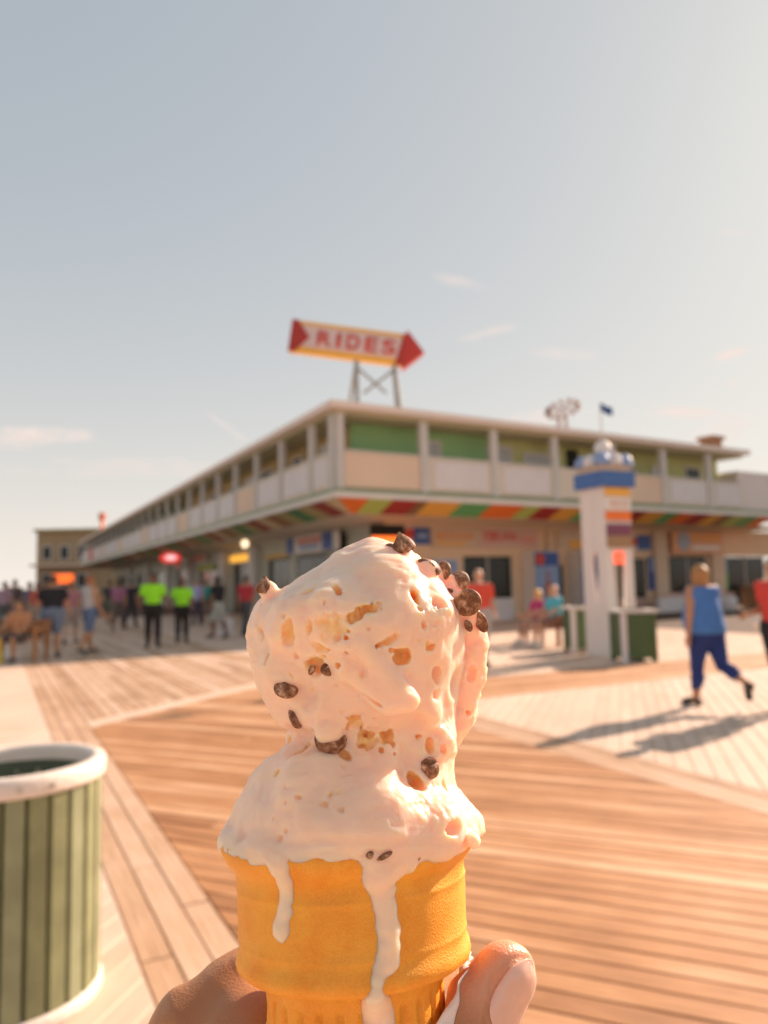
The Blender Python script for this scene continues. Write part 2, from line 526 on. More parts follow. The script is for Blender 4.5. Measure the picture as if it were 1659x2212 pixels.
m_leaf = mat('green_paint', (.14, .44, .16), .55, .1, 3)
m_blue = mat('blue_paint', (.04, .10, .33), .5, .1, 3)
m_ltblue = mat('light_blue_paint', (.25, .35, .55), .5, .1, 3)
m_cream = mat('cream_sign', (.66, .50, .36), .6, .06, 2)
m_pink = mat('pink_sign', (.70, .46, .38), .6, .06, 2)
m_bwhite = mat('bright_white_paint', (.78, .73, .68), .5, .05, 2)
m_cream2 = mat('cream_header', (.80, .62, .44), .7, .05, 1)
m_brown2 = mat('brown_board', (.30, .16, .08), .7, .15, 2)

pav = empty('corner_pavilion', (0, 0, 0), 0, 'two storey corner pavilion with open gallery, flat roof and striped soffit', 'building')
ell(-.25, 9.5, 6.34, 6.53, LA + .2, LB).build('roof', m_roof, pav)
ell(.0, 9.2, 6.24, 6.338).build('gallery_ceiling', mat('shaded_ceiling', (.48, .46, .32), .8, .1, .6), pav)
ell(.05, 9.0, 3.93, 4.08).build('gallery_floor', m_ledge, pav)
ell(-.10, .05, 3.855, 3.99, LA + 5).build('fascia', m_white, pav)
ell(-.04, .05, 3.992, 4.12, LA + 5).build('ledge', m_ledge, pav)
# wall behind the gallery
def seg(mb, f, s0, s1, n0, n1, z0, z1): return mb.box(s0, s1, n0, n1, z0, z1, f)
cw = corner(1.1, 1.1)
def s_of(f_ang, p):
    d = Vector((math.cos(R_(f_ang)), math.sin(R_(f_ang)))); return (Vector(p) - O2).dot(d)
sA0, sB0 = s_of(32, cw), s_of(117, cw)
seg(MB(), fA, sA0, 4.6, 1.1, 1.35, 4.08, 6.24).build('gallery_wall', m_green, pav)
seg(MB(), fA, 4.6, 6.9, 1.103, 1.35, 4.08, 6.24).build('gallery_wall', m_green, pav)
seg(MB(), fA, 6.9, LA - .1, 1.1, 1.35, 4.08, 6.24).build('gallery_wall', m_olive, pav)
seg(MB(), fB, sB0 + .3, 24, 1.1, 1.35, 4.08, 6.24).build('gallery_wall', m_ochre, pav)
seg(MB(), fB, 24, LB - .2, 1.1, 1.35, 4.08, 6.24).build('gallery_wall', m_dkgreen, pav)
def window(f, s0, s1, z0, z1, n, glass, name='window', fm=None):
    fm = fm or m_white
    w = MB()
    t = .07
    for a in ((s0, s1, z0, z0 + t), (s0, s1, z1 - t, z1), (s0, s0 + t, z0 + t, z1 - t), (s1 - t, s1, z0 + t, z1 - t)):
        w.box(a[0], a[1], n - .06, n - .003, a[2], a[3], f)
    o = w.build(name, fm, pav)
    MB().box(s0 + t, s1 - t, n - .025, n - .005, z0 + t, z1 - t, f).build('pane', glass, o)
    return o
for s0, s1, z0, z1, g in ((3.5, 4.4, 5.0, 5.95, m_win), (6.3, 7.4, 4.95, 6.0, m_win), (7.9, 9.6, 4.9, 5.85, m_win), (10.6, 11.6, 4.95, 5.9, m_glass),
                          (12.6, 13.6, 4.95, 5.9, m_win), (14.6, 15.4, 4.95, 5.8, m_win), (16.6, 17.6, 5.0, 5.9, m_glass)):
    window(fA, s0, s1, z0, z1, 1.095, g)
seg(MB(), fA, 10.0, 10.5, 1.0, 1.09, 4.1, 6.1).build('gallery_door', m_dark, pav)
rb = random.Random(4)
for i in range(14):
    s0 = 2.6 + i * 2.73 + rb.uniform(0, .6)
    window(fB, s0, s0 + rb.uniform(.9, 1.5), 4.7 + rb.uniform(0, .2), 5.95, 1.095, m_glass if i % 3 else m_win)
# posts, parapet panels and banners of the gallery
def post(f, s, w=.2):
    seg(MB(), f, s - w / 2, s + w / 2, -.02, .16, 4.12, 6.24).build('post', m_post, pav)
PA = [.16, 3.0, 5.72, 8.37, 11.2, 13.95, 16.68]
PB = [.16] + [1.95 + 2.72 * i for i in range(26)]
for s in PA: post(fA, s, .26 if s > 1 else .2)
for s in PB[1:]: post(fB, s, .22)
seg(MB(), fB, .22, .5, -.02, .16, 4.12, 6.24).build('post', m_post, pav)
cp = corner(-.03, -.03)
for i in range(len(PA)):
    s0 = PA[i] + .14; s1 = (PA[i + 1] if i + 1 < len(PA) else LA) - .14
    m_ = m_panel if i in (0, 4) else m_panel2
    p = seg(MB(), fA, s0, s1, .03, .10, 4.16, 5.16).build('parapet_panel', m_, pav)
    seg(MB(), fA, s0, s1, .0, .13, 5.163, 5.22).build('rail', m_post, p)
    if i in (1, 2, 3, 5, 6):
        q = .25 if i != 3 else 1.3
        seg(MB(), fA, s0 + q, s1 - .15, .008, .028, 4.26, 5.08).build('banner', m_banner, p)
for i in range(len(PB) - 1):
    s0 = PB[i] + (.14 if i else .4); s1 = PB[i + 1] - .14
    p = seg(MB(), fB, s0, s1, .03, .10, 4.16, 5.16).build('parapet_panel', m_panel2, pav)
    seg(MB(), fB, s0, s1, .0, .13, 5.163, 5.22).build('rail', m_post, p)
    seg(MB(), fB, s0 + .12, s1 - .12, .008, .028, 4.28, 5.06).build('banner', m_banner if i % 4 != 3 else m_panel, p)
    if i == 22: seg(MB(), fB, s0 + .2, s1 - .1, -.06, .0, 4.2, 5.3).build('banner', m_red, p)
# painted boards of the soffit, one by one, falling slightly towards the shop wall
dA_ = Vector((math.cos(R_(122)), math.sin(R_(122)))); dB_ = Vector((math.cos(R_(27)), math.sin(R_(27))))
def soffit(q, m_):
    dep = lambda p: max(0, min((Vector(p[:2]) - O2).dot(dA_), (Vector(p[:2]) - O2).dot(dB_)))
    MB().hexa([(p[0], p[1], 3.85 - .037 * dep(p)) for p in q], [(p[0], p[1], 3.91 - .037 * dep(p)) for p in q]).build('soffit_board', m_, pav)
SO = [m_orange, m_lime, m_dkred, m_brown2, m_yellow, m_leaf, m_orange, m_orange, m_lime, m_dkred, m_yellow, m_yellow, m_leaf, m_orange, m_lime, m_dkred, m_yellow, m_leaf, m_orange, m_dkred, m_yellow, m_brown2, m_lime, m_leaf, m_orange]
WS = [1.1, .8, .92, .35, 1.25, 1.2, .6, .8, .72, .95, .5, .5, .9, .8, .9, .75, 1.05, .75, 1.0, .9, .9, .6, .9, .9, .9]
s = .0
for i, (m_, w) in enumerate(zip(SO, WS)):
    x0, x1 = s, min(s + w, LA + 5)
    s += w
    if x1 <= x0: break
    q = [fA(x0 + .006, .06, 3.85), fA(x1 - .006, .06, 3.85), fA(x1 - .006, .85, 3.50), fA(x0 + .006, .85, 3.50)]
    if i == 0: c_ = corner(.85, .85); q[0] = fA(.07, .06, 3.85); q[3] = (c_.x, c_.y, 3.50)
    MB().hexa(q, [(p[0], p[1], p[2] + .05) for p in q]).build('soffit_board', m_, pav)
q = [corner(.86, .86), fA(LA + 5, .86, 0), fA(LA + 5, 3.3, 0), corner(3.3, 3.3)]
MB().hexa([(p[0], p[1], 3.50) for p in q], [(p[0], p[1], 3.56) for p in q]).build('arcade_ceiling', m_cream2, pav)
q = [corner(.86, .86), corner(3.3, 3.3), fB(LB, 3.3, 0), fB(LB, .86, 0)]
MB().hexa([(p[0], p[1], 3.497) for p in q], [(p[0], p[1], 3.557) for p in q]).build('arcade_ceiling', m_panel2, pav)
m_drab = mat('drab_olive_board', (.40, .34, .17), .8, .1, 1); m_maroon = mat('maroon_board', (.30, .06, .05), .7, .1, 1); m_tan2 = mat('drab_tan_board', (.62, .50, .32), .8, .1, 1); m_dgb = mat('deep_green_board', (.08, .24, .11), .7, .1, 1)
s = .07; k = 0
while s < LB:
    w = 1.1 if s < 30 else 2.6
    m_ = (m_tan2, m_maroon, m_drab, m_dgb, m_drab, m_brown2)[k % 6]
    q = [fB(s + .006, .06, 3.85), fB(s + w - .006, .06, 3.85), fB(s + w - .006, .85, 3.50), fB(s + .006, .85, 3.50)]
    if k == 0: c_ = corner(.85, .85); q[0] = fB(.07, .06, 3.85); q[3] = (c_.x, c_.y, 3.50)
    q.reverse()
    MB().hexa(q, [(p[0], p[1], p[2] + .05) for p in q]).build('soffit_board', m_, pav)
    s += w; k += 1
# ---- shop front under the right wing: wall pieces, openings with panes, dark rooms behind
cs = corner(3.2, 3.2); sA1, sB1 = s_of(32, cs), s_of(117, cs)
def wallpiece(f, s0, s1, z0, z1, m_, n=3.2, t=.18, name='shop_wall'):
    return seg(MB(), f, s0, s1, n, n + t, z0, z1).build(name, m_, pav)
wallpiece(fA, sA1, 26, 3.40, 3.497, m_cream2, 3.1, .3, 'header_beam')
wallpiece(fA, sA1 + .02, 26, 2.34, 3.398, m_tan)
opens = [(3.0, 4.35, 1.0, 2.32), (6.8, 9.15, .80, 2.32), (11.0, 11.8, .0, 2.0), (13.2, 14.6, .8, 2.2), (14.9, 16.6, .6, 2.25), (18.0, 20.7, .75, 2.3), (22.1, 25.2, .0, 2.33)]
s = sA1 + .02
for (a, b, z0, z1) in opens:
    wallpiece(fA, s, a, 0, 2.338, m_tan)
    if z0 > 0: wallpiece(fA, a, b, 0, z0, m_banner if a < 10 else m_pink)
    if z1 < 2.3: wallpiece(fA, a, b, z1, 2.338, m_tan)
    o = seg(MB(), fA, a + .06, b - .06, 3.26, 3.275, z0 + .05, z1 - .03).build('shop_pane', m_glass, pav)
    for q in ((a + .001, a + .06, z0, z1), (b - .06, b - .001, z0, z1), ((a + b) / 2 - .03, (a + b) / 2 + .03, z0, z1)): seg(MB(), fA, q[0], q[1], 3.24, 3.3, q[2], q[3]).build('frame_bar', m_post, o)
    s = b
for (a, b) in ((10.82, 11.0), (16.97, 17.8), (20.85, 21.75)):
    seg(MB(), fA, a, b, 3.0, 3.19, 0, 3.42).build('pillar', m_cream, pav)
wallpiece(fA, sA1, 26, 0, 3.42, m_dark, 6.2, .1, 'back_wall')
# left shop front
wallpiece(fB, sB1 + .2, LB, 3.3, 3.494, m_grey, 3.1, .3, 'header_beam')
wallpiece(fB, sB1 + .02, LB, 2.62, 3.3, m_grey)
s = sB1 + .02
lop = [(8.3, 11.9, .9, 2.6), (12.6, 15.8, .2, 2.6), (18.0, 21.8, .0, 2.6), (25.0, 29.5, .4, 2.6), (33, 36.5, 0, 2.6), (40, 44, .6, 2.6), (48, 54, 0, 2.6), (58, 66, .5, 2.6)]
for k, (a, b, z0, z1) in enumerate(lop):
    wallpiece(fB, s, a, 0, 2.618, m_grey)
    if z0 > 0: wallpiece(fB, a, b, 0, z0, m_grey)
    o = seg(MB(), fB, a + .06, b - .06, 3.26, 3.275, z0 + .05, z1 - .03).build('shop_pane', m_glass, pav)
    for q in ((a + .001, a + .07, z0, z1), (b - .07, b - .001, z0, z1), ((a + b) / 2 - .03, (a + b) / 2 + .03, z0, z1)): seg(MB(), fB, q[0], q[1], 3.24, 3.3, q[2], q[3]).build('frame_bar', m_post, o)
    s = b
wallpiece(fB, s, LB, 0, 2.618, m_ochre)
for a in (17.0, 22.6, 31.0, 38.0, 46.5, 56.0):
    seg(MB(), fB, a - .45, a + .45, 2.75, 3.19, 0, 3.3).build('pillar', m_post, pav)
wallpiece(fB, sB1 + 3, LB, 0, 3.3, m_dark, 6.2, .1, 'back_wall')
seg(MB(), fB, 18.0, 21.8, 3.05, 3.19, 2.72, 3.05).build('valance', mat('lit_yellow_valance', (.75, .42, .06), .6, .1, 2, emit=(1, .45, .05), estr=.35), pav)
seg(MB(), fB, 12.6, 15.8, 3.05, 3.19, 2.66, 2.86).build('valance', mat('ochre_valance', (.62, .40, .12), .6, .1, 2), pav)
seg(MB(), fB, 25.2, 29.3, 3.05, 3.19, 2.4, 2.75).build('valance', mat('olive_valance', (.32, .36, .05), .6, .1, 2), pav)
# end block beyond the gallery, roof-top boxes
seg(MB(), fA, 18.95, 27.5, .3, 6, 4.13, 5.75).build('end_block', mat('mauve_block', (.76, .67, .62), .7, .05, .6), pav)
ch = seg(MB(), fA, 18.3, 18.95, .9, 1.5, 6.532, 7.15).build('chimney', m_brown2, pav)
seg(MB(), fA, 18.2, 19.05, .8, 1.6, 7.152, 7.28).build('cap', m_brown2, ch)
ch = MB().tube([fB(57.5, .6, 6.532), fB(57.5, .6, 7.9)], .16, 8).build('vent_pipe', m_orange, pav)
MB().tube([fB(57.5, .6, 7.902), fB(57.5, .6, 8.55)], .34, 8).build('cap', mat('rust_red', (.55, .12, .05), .7, .1), ch)

# ================================================================== signs on the pavilion
def sign_panel(name, f, s0, s1, z0, z1, n, m_, label, inset=None):
    c = f((s0 + s1) / 2, n, z0)
    r = empty(name, c, 0, label, 'sign')
    g = lambda a, b, z: tuple(np.array(f(a, b, z)) - np.array(c))
    seg(MB(), g, s0, s1, n - .10, n - .006, z0, z1).build('board', m_, r)
    return r, g
def logo_disc(g, r, sc, zc, rad, n, m_, name='emblem'):
    vs_ = [g(sc + rad * math.cos(t), n, zc + rad * math.sin(t)) for t in [2 * math.pi * i / 20 for i in range(20)]]
    vb = [g(sc + rad * math.cos(t), n + .02, zc + rad * math.sin(t)) for t in [2 * math.pi * i / 20 for i in range(20)]]
    return MB().hexa(vb, vs_).build(name, m_, r)
def scribble(g, r, s0, s1, zc, h, n, m_, seed, name='lettering'):
    rn = random.Random(seed); s = s0
    while s < s1 - .12:
        w = rn.uniform(.14, .26); hh = h * rn.uniform(.7, 1.1)
        mb = MB(); seg(mb, g, s, s + .07, n - .012, n, zc - hh / 2, zc + hh / 2); seg(mb, g, s + .071, s + w, n - .011, n, zc + hh * rn.uniform(-.1, .25), zc + hh * rn.uniform(.3, .5))
        seg(mb, g, s + .071, s + w, n - .011, n, zc - hh * .5, zc - hh * .3)
        mb.build(name, m_, r); s += w + .07
r, g = sign_panel('soda_sign', fA, 4.3, 5.32, 2.72, 3.34, 3.19, m_bwhite, 'red and blue soda sign beside the orange awning panel')
seg(MB(), g, 4.62, 5.30, 3.06, 3.085, 2.74, 3.32).build('blue_field', m_blue, r)
logo_disc(g, r, 4.47, 3.1, .2, 3.06, m_red)
seg(MB(), g, 4.75, 5.2, 3.04, 3.058, 2.95, 3.12).build('lettering', m_ltblue, r)
r, g = sign_panel('menu_sign', fA, 5.42, 7.5, 2.66, 3.34, 3.19, m_cream, 'tan fascia sign with orange lettering above the shop')
scribble(g, r, 5.6, 7.3, 3.05, .26, 3.085, mat('orange_letter', (.75, .28, .08), .6), 2)
seg(MB(), g, 5.6, 6.9, 3.07, 3.085, 2.74, 2.84).build('underline', m_yellow, r)
r, g = sign_panel('snack_sign', fA, 7.52, 10.4, 2.66, 3.36, 3.19, m_pink, 'pink fascia sign with red lettering over the dark shop window')
scribble(g, r, 7.75, 9.4, 3.06, .34, 3.085, m_red, 5)
scribble(g, r, 9.5, 10.2, 2.95, .28, 3.085, mat('salmon_letter', (.75, .25, .18), .6), 6)
r, g = sign_panel('food_sign', fA, 11.4, 14.6, 2.62, 3.36, 3.19, m_cream, 'cream and orange fascia sign behind the white tower')
seg(MB(), g, 12.0, 14.0, 3.06, 3.085, 2.66, 2.95).build('orange_band', m_yellow, r)
r, g = sign_panel('soda_sign', fA, 15.5, 16.85, 2.57, 3.24, 3.19, m_bwhite, 'red and blue soda sign just right of the white tower')
seg(MB(), g, 15.95, 16.8, 3.06, 3.085, 2.6, 3.22).build('blue_field', m_blue, r)
logo_disc(g, r, 15.72, 2.95, .2, 3.06, m_red)
r, g = sign_panel('globe_sign', fA, 18.0, 21.5, 2.45, 3.4, 2.98, mat('peach_sign', (.78, .40, .22), .6, .08), 'orange shop sign with a grey blue globe near the wing end')
logo_disc(g, r, 18.75, 2.98, .42, 2.86, mat('globe_blue_grey', (.35, .40, .48), .5, .3, 4), 'globe')
scribble(g, r, 19.4, 21.2, 3.15, .24, 2.875, m_yellow, 8)
seg(MB(), g, 19.3, 21.3, 2.86, 2.875, 2.6, 2.8).build('white_band', m_bwhite, r)
for k, (a, b, lab) in enumerate(((9.56, 10.8, 'blue drinks cabinet with a bottle picture left of the dark door'), (11.95, 12.95, 'blue drinks cabinet with a red disc behind the white tower'))):
    r = empty('drinks_cabinet', fA((a + b) / 2, 2.9, 0), 0, lab, 'drinks machine')
    c = fA((a + b) / 2, 2.9, 0); g = lambda s_, n_, z_: tuple(np.array(fA(s_, n_, z_)) - np.array(c))
    seg(MB(), g, a, b, 2.5, 3.17, 0.02, 2.5).build('body', m_bwhite, r)
    seg(MB(), g, a + .03, b - .03, 2.46, 2.497, 1.95, 2.47).build('top_panel', m_blue, r)
    logo_disc(g, r, a + .26, 2.2, .22, 2.44, m_red)
    seg(MB(), g, a + .03, b - .03, 2.46, 2.497, .1, 1.93).build('front', m_ltblue if k == 0 else m_blue, r)
    vs_ = [g((a + b) / 2 + (p[0] - .5) * .34, 2.44, .45 + p[1] * 1.35) for p in ((.1, 0), (.9, 0), (.95, .55), (.65, .75), (.62, 1), (.38, 1), (.35, .75), (.05, .55))]
    vb = [g((a + b) / 2 + (p[0] - .5) * .34, 2.457, .45 + p[1] * 1.35) for p in ((.1, 0), (.9, 0), (.95, .55), (.65, .75), (.62, 1), (.38, 1), (.35, .75), (.05, .55))]
    MB().hexa(vb, vs_).build('bottle_picture', mat('bottle_brown', (.45, .12, .05), .5), r)
pk = 0
for (a, b, z0, z1, m_, lab) in ((4.5, 5.2, 1.2, 2.2, m_red, 'red menu poster right of the corner shop window'), (5.4, 6.5, 1.1, 2.25, m_banner, 'pale menu poster left of the big dark shop window'), (12.96, 13.16, 1.0, 2.2, m_red, 'narrow red poster behind the white tower'),
                                (16.65, 16.95, .9, 2.3, m_blue, 'narrow blue poster beside the cream pillar'), (21.76, 22.05, .8, 2.2, m_leaf, 'narrow green poster by the far right doors')):
    r, g = sign_panel('poster', fA, a, b, z0, z1, 3.19, m_, lab); r['category'] = 'poster'
    seg(MB(), g, a + .05, b - .05, 3.075, 3.088, z0 + (z1 - z0) * .55, z1 - .06).build('picture', m_yellow if m_ is m_red else m_ltblue, r)
for (a, b, z, lab) in ((7.0, 8.9, .95, 'bright snack row in the big dark window'), (18.2, 20.5, .9, 'bright toy row under the globe sign')):
    r = empty('counter', fA((a + b) / 2, 3.9, 0), 0, 'counter carrying the ' + lab, 'counter')
    g = lambda s_, n_, z_: tuple(np.array(fA(s_, n_, z_)) - np.array(fA((a + b) / 2, 3.9, 0)))
    seg(MB(), g, a, b, 3.6, 4.2, 0, z).build('body', m_brown2, r)
    for i in range(7):
        x_ = a + .08 + i * (b - a - .1) / 7; hh_ = .25 + .1 * ((i * 7) % 4)
        bx2 = empty('display_box', fA(x_ + .08, 3.75, z + .002), 0, ('first second third fourth fifth sixth seventh'.split()[i]) + ' box from left in the ' + lab, 'box', 'shop window boxes')
        MB().box(-.09, .09, -.08, .08, 0, hh_).build('carton', (m_red, m_yellow, m_leaf, m_pink, m_ltblue, m_orange, m_lime)[i], bx2)
        MB().box(-.095, .095, -.085, .085, hh_ + .002, hh_ + .03).build('lid', m_bwhite, bx2)
# orange awning panel in the first shop window, glow added for saturated colour
r, g = sign_panel('glow_panel', fA, 3.02, 4.27, 2.42, 3.0, 3.19, mat('orange_glow', (.9, .2, .03), .5, .1, 4, emit=(1, .16, .02), estr=.55), 'orange awning panel with added glow over the corner shop window')
r, g = sign_panel('dark_transom', fA, 2.95, 4.28, 3.02, 3.4, 3.19, m_dark, 'dark transom board above the orange awning panel')
r['category'] = 'board'
# box sign by the corner on the left wing
r, g = sign_panel('box_sign', fB, 6.4, 12.0, 2.72, 3.44, 2.9, m_bwhite, 'long white box sign with blue ends and red lettering by the corner')
for a, b in ((6.9, 7.9), (11.0, 11.9)): seg(MB(), g, a, b, 2.77, 2.79, 2.75, 3.41).build('blue_end', m_blue, r)
scribble(g, r, 8.1, 10.8, 3.2, .28, 2.795, m_red, 9); seg(MB(), g, 8.3, 10.4, 2.77, 2.79, 2.84, 3.04).build('blue_line', m_ltblue, r)
# round lamp under the soffit
r = empty('soffit_lamp', fB(14.1, 1.6, 3.495), 0, 'round glowing lamp hanging under the left wing soffit', 'lamp')
mb = MB(); mb.lathe([(.001, -.34), (.08, -.325), (.14, -.26), (.16, -.18), (.14, -.10), (.08, -.05), (.05, 0)], 16)
mb.build('globe', mat('lamp_globe', (.9, .8, .6), .4, .02, 2, emit=(1, .78, .48), estr=.7), r, True)
MB().tube([(0, 0, -.05), (0, 0, 0)], .07, 10).build('mount', m_post, r)
# red signs hung further along
r = empty('oval_sign', fB(27.6, 1.0, 3.495), 0, 'lit red oval sign with a white middle hanging under the left wing', 'sign')
g = lambda s_, n_, z_: tuple(np.array(fB(27.6 + s_, 1.0 + n_, 3.495 + z_)) - np.array(fB(27.6, 1.0, 3.495)))
def oval(w, h, zc, n0, n1, m_, name, xo=0):
    P_ = [(w * math.cos(t), h * math.sin(t)) for t in [2 * math.pi * i / 24 for i in range(24)]]
    return MB().hexa([g(n0, xo + p[0], zc + p[1]) for p in P_], [g(n1, xo + p[0], zc + p[1]) for p in P_]).build(name, m_, r)
oval(.62, .30, -.32, 0, -.2, mat('red_lit', (.8, .05, .04), .5, .1, 3, emit=(1, .06, .05), estr=.25), 'board')
oval(.34, .16, -.30, -.202, -.25, mat('white_lit', (.9, .8, .8), .5, .05, 3, emit=(1, .7, .7), estr=.3), 'white_middle')
MB().tube([g(-.1, 0, -.04), g(-.1, 0, 0)], .03, 6).build('hanger', m_post, r)
r, g = sign_panel('hanging_sign', fB, 30.2, 31.4, 2.65, 3.25, 2.2, m_red, 'dull red square sign behind the lit oval sign')
MB().box(30.7, 30.9, 2.12, 2.16, 3.252, 3.495, g).build('hanger', m_post, r)
r, g = sign_panel('letter_sign', fB, 26.5, 31.5, 2.9, 3.45, 3.08, m_grey, 'grey fascia sign with small red letters under the left wing')
scribble(g, r, 26.9, 31.0, 3.18, .3, 2.975, m_red, 12)

# ================================================================== RIDES arrow on the roof
YS = 25.0
def ray_at(x, y, Y):
    v = CAM_M.to_3x3() @ Vector(((x - 829.5) / FPX, (1106 - y) / FPX, -1.0))
    return Vector((0, 0, CAM_H)) + v * (Y / v.y)
p0 = ray_at(628, 724, YS); p1 = ray_at(916, 761.5, YS)
ux = (p1 - p0).normalized(); uy = Vector((0, 1, 0)); uz = ux.cross(uy).normalized()
if uz.z < 0: uz = -uz
L_ = (p1 - p0).length
rides = empty('arrow_sign', (p0.x + 2.4, YS, 6.53), 0, 'red and yellow arrow sign reading RIDES on roof legs', 'sign')
def gs(a, b, c):                       # a along the arrow, b up, c towards the camera
    return p0 + ux * a + uz * b - uy * c - rides.location
def plate(pts, c0, c1, m_, name, par=None):
    return MB().hexa([gs(a, b, c0) for a, b in pts], [gs(a, b, c1) for a, b in pts]).build(name, m_, par or rides)
k = L_ / 288.0
hb = 34.5 * k
plate([(0, -hb), (247 * k, -hb), (247 * k, hb), (0, hb)], -.30, 0, m_yellow, 'board')
plate([(0.5 * k, -hb + 13 * k), (244 * k, -hb + 14 * k), (244 * k, hb - 9 * k), (.5 * k, hb - 8 * k)], .003, .02, mat('sign_white', (.70, .54, .52), .6, .1, 3), 'white_field')
tail = plate([(-1 * k, -hb - .01), (12 * k, -hb - .01), (41 * k, 0), (12 * k, hb + .01), (-1 * k, hb + .01)], .005, .05, m_dkred, 'tail')
plate([(246 * k, -44 * k), (288 * k, 0), (246 * k, 44 * k)], -.32, .06, mat('arrow_red', (.52, .045, .035), .5, .1, 3), 'arrow_head')
plate([(229 * k, -hb - .012), (246 * k - .01, -hb - .012), (246 * k - .01, hb + .012), (240 * k, hb + .012)], .022, .05, m_dkred, 'head_base')
for ch, x0, w in (('R', 58, 30), ('I', 99, 9), ('D', 121, 28), ('E', 161, 26), ('S', 198, 28)):
    cu = bpy.data.curves.new('letter', 'FONT'); cu.body = ch; cu.size = 1.0; cu.extrude = .0; cu.offset = .018; cu.align_x = 'LEFT'
    to = bpy.data.objects.new('tmp_letter', cu); COL.objects.link(to)
    dg = bpy.context.evaluated_depsgraph_get(); me = bpy.data.meshes.new_from_object(to.evaluated_get(dg))
    bpy.data.objects.remove(to)
    xs = [v.co.x for v in me.vertices]; ys = [v.co.y for v in me.vertices]
    bm = bmesh.new(); bm.from_mesh(me)
    r_ = bmesh.ops.extrude_face_region(bm, geom=bm.faces[:])
    ex = [v for v in r_['geom'] if isinstance(v, bmesh.types.BMVert)]
    for v in ex: v.co.z += 1
    for v in bm.verts:
        a = (x0 + (v.co.x - min(xs)) / (max(xs) - min(xs)) * w) * k
        b = ((v.co.y - min(ys)) / (max(ys) - min(ys)) - .5) * 32 * k
        v.co = gs(a, b + 1.5 * k, .022 + v.co.z * .03)
    bmesh.ops.recalc_face_normals(bm, faces=bm.faces[:])
    bm.to_mesh(me); bm.free(); me.materials.clear(); me.materials.append(m_red)
    lo = bpy.data.objects.new('letter', me); COL.objects.link(lo); lo.parent = rides
def P3(x, y, dY=0): return ray_at(x, y, YS + dY) - rides.location
zr = 6.53 - 6.53
def leg(x0, y0, x1, dY, w=.12):
    a = P3(x0, y0, .12 if dY == 0 else .15); b = P3(x1, 860, dY + .12); b.z = zr
    MB().bar(a, b, w).build('leg', m_legs, rides)
m_legs = mat('galvanised_leg', (.34, .33, .31), .5, .15, 2, metal=.3)
leg(770, 775, 771, 0, .16); leg(851, 788, 861, 0, .16)
leg(768, 790, 742, 1.5, .09); leg(855, 800, 872, 1.5, .09)
for q in ((772, 795, 835, 850), (850, 800, 785, 850)):
    a, b = P3(q[0], q[1], .15), P3(q[2], q[3], .2)
    MB().bar(a, b, .08).build('brace', m_legs, rides)

# ================================================================== behind: far block, fun-ride tower
far = empty('far_block', ray_at(125, 1270, 96) * 1.0, 0, 'ochre block with bay windows at the far end of the promenade', 'building')
far.location.z = 0
c = far.location.copy()
xl = ray_at(79, 1200, 96).x - c.x; xr = xl + 16
MB().box(xl, xr, 0, 14, 0, 8.6).build('wall', mat('far_ochre', (.40, .28, .16), .8, .15, .3), far)
MB().box(xl - .3, xr + .3, -.4, 14.4, 8.602, 8.95).build('roof', m_drab, far)
for i in range(2):
    for j in range(3):
        o = MB().box(xl + .7 + j * 2.2, xl + 2.0 + j * 2.2, -.15, -.003, 1.5 + i * 3.5, 3.4 + i * 3.5).build('window', m_white, far)
        MB().box(xl + .85 + j * 2.2, xl + 1.85 + j * 2.2, -.18, -.152, 1.65 + i * 3.5, 3.25 + i * 3.5).build('pane', m_glass, o)
MB().box(xl - .2, xl + 6.5, -1.5, -.2, 4.2, 4.5).build('balcony', m_panel, far)
r = empty('glow_panel', ray_at(135, 1250, 70), 0, 'small glowing orange red sign far along the promenade', 'sign')
MB().box(-.95, .95, -.15, .15, -.42, .42).build('board', mat('orange_red_lit', (.9, .15, .02), .5, .1, 3, emit=(1, .14, .02), estr=.5), r)
MB().box(-.06, .06, -.05, .05, -r.location.z, -.422).build('pole', m_post, r)
ride = empty('ride_tower', (0, 0, 0), 0, 'spindly brown fun ride tower showing above the right roof', 'ride')
b0 = ray_at(1215, 920, 60); ride.location = (b0.x, 60, 0)
top = ray_at(1215, 880, 60).z
mr = mat('ride_brown', (.35, .18, .14), .6, .2, 2); mr2 = mat('ride_pink', (.78, .62, .56), .6, .2, 2)
for dx in (-.8, .8):
    for dy in (-.8, .8): MB().bar((dx, dy, 0), (dx * .3, dy * .3, top - .4), .14).build('leg', mr2, ride)
for i in range(12):
    t = 2 * math.pi * i / 12; rx = 1.25
    e_ = (rx * math.cos(t) + .1, .5 * math.sin(t), top - .1 + .75 * math.sin(t + .5))
    MB().bar((.1, 0, top - .1), e_, .07).build('arm', mr2, ride)
    mb = MB(); mb.tube([(e_[0], e_[1], e_[2] - .22), (e_[0], e_[1], e_[2] - .1), (e_[0], e_[1], e_[2] + .15)], [.10, .24, .20], 8); mb.build('gondola', mr if i in (5, 6) else mr2, ride)

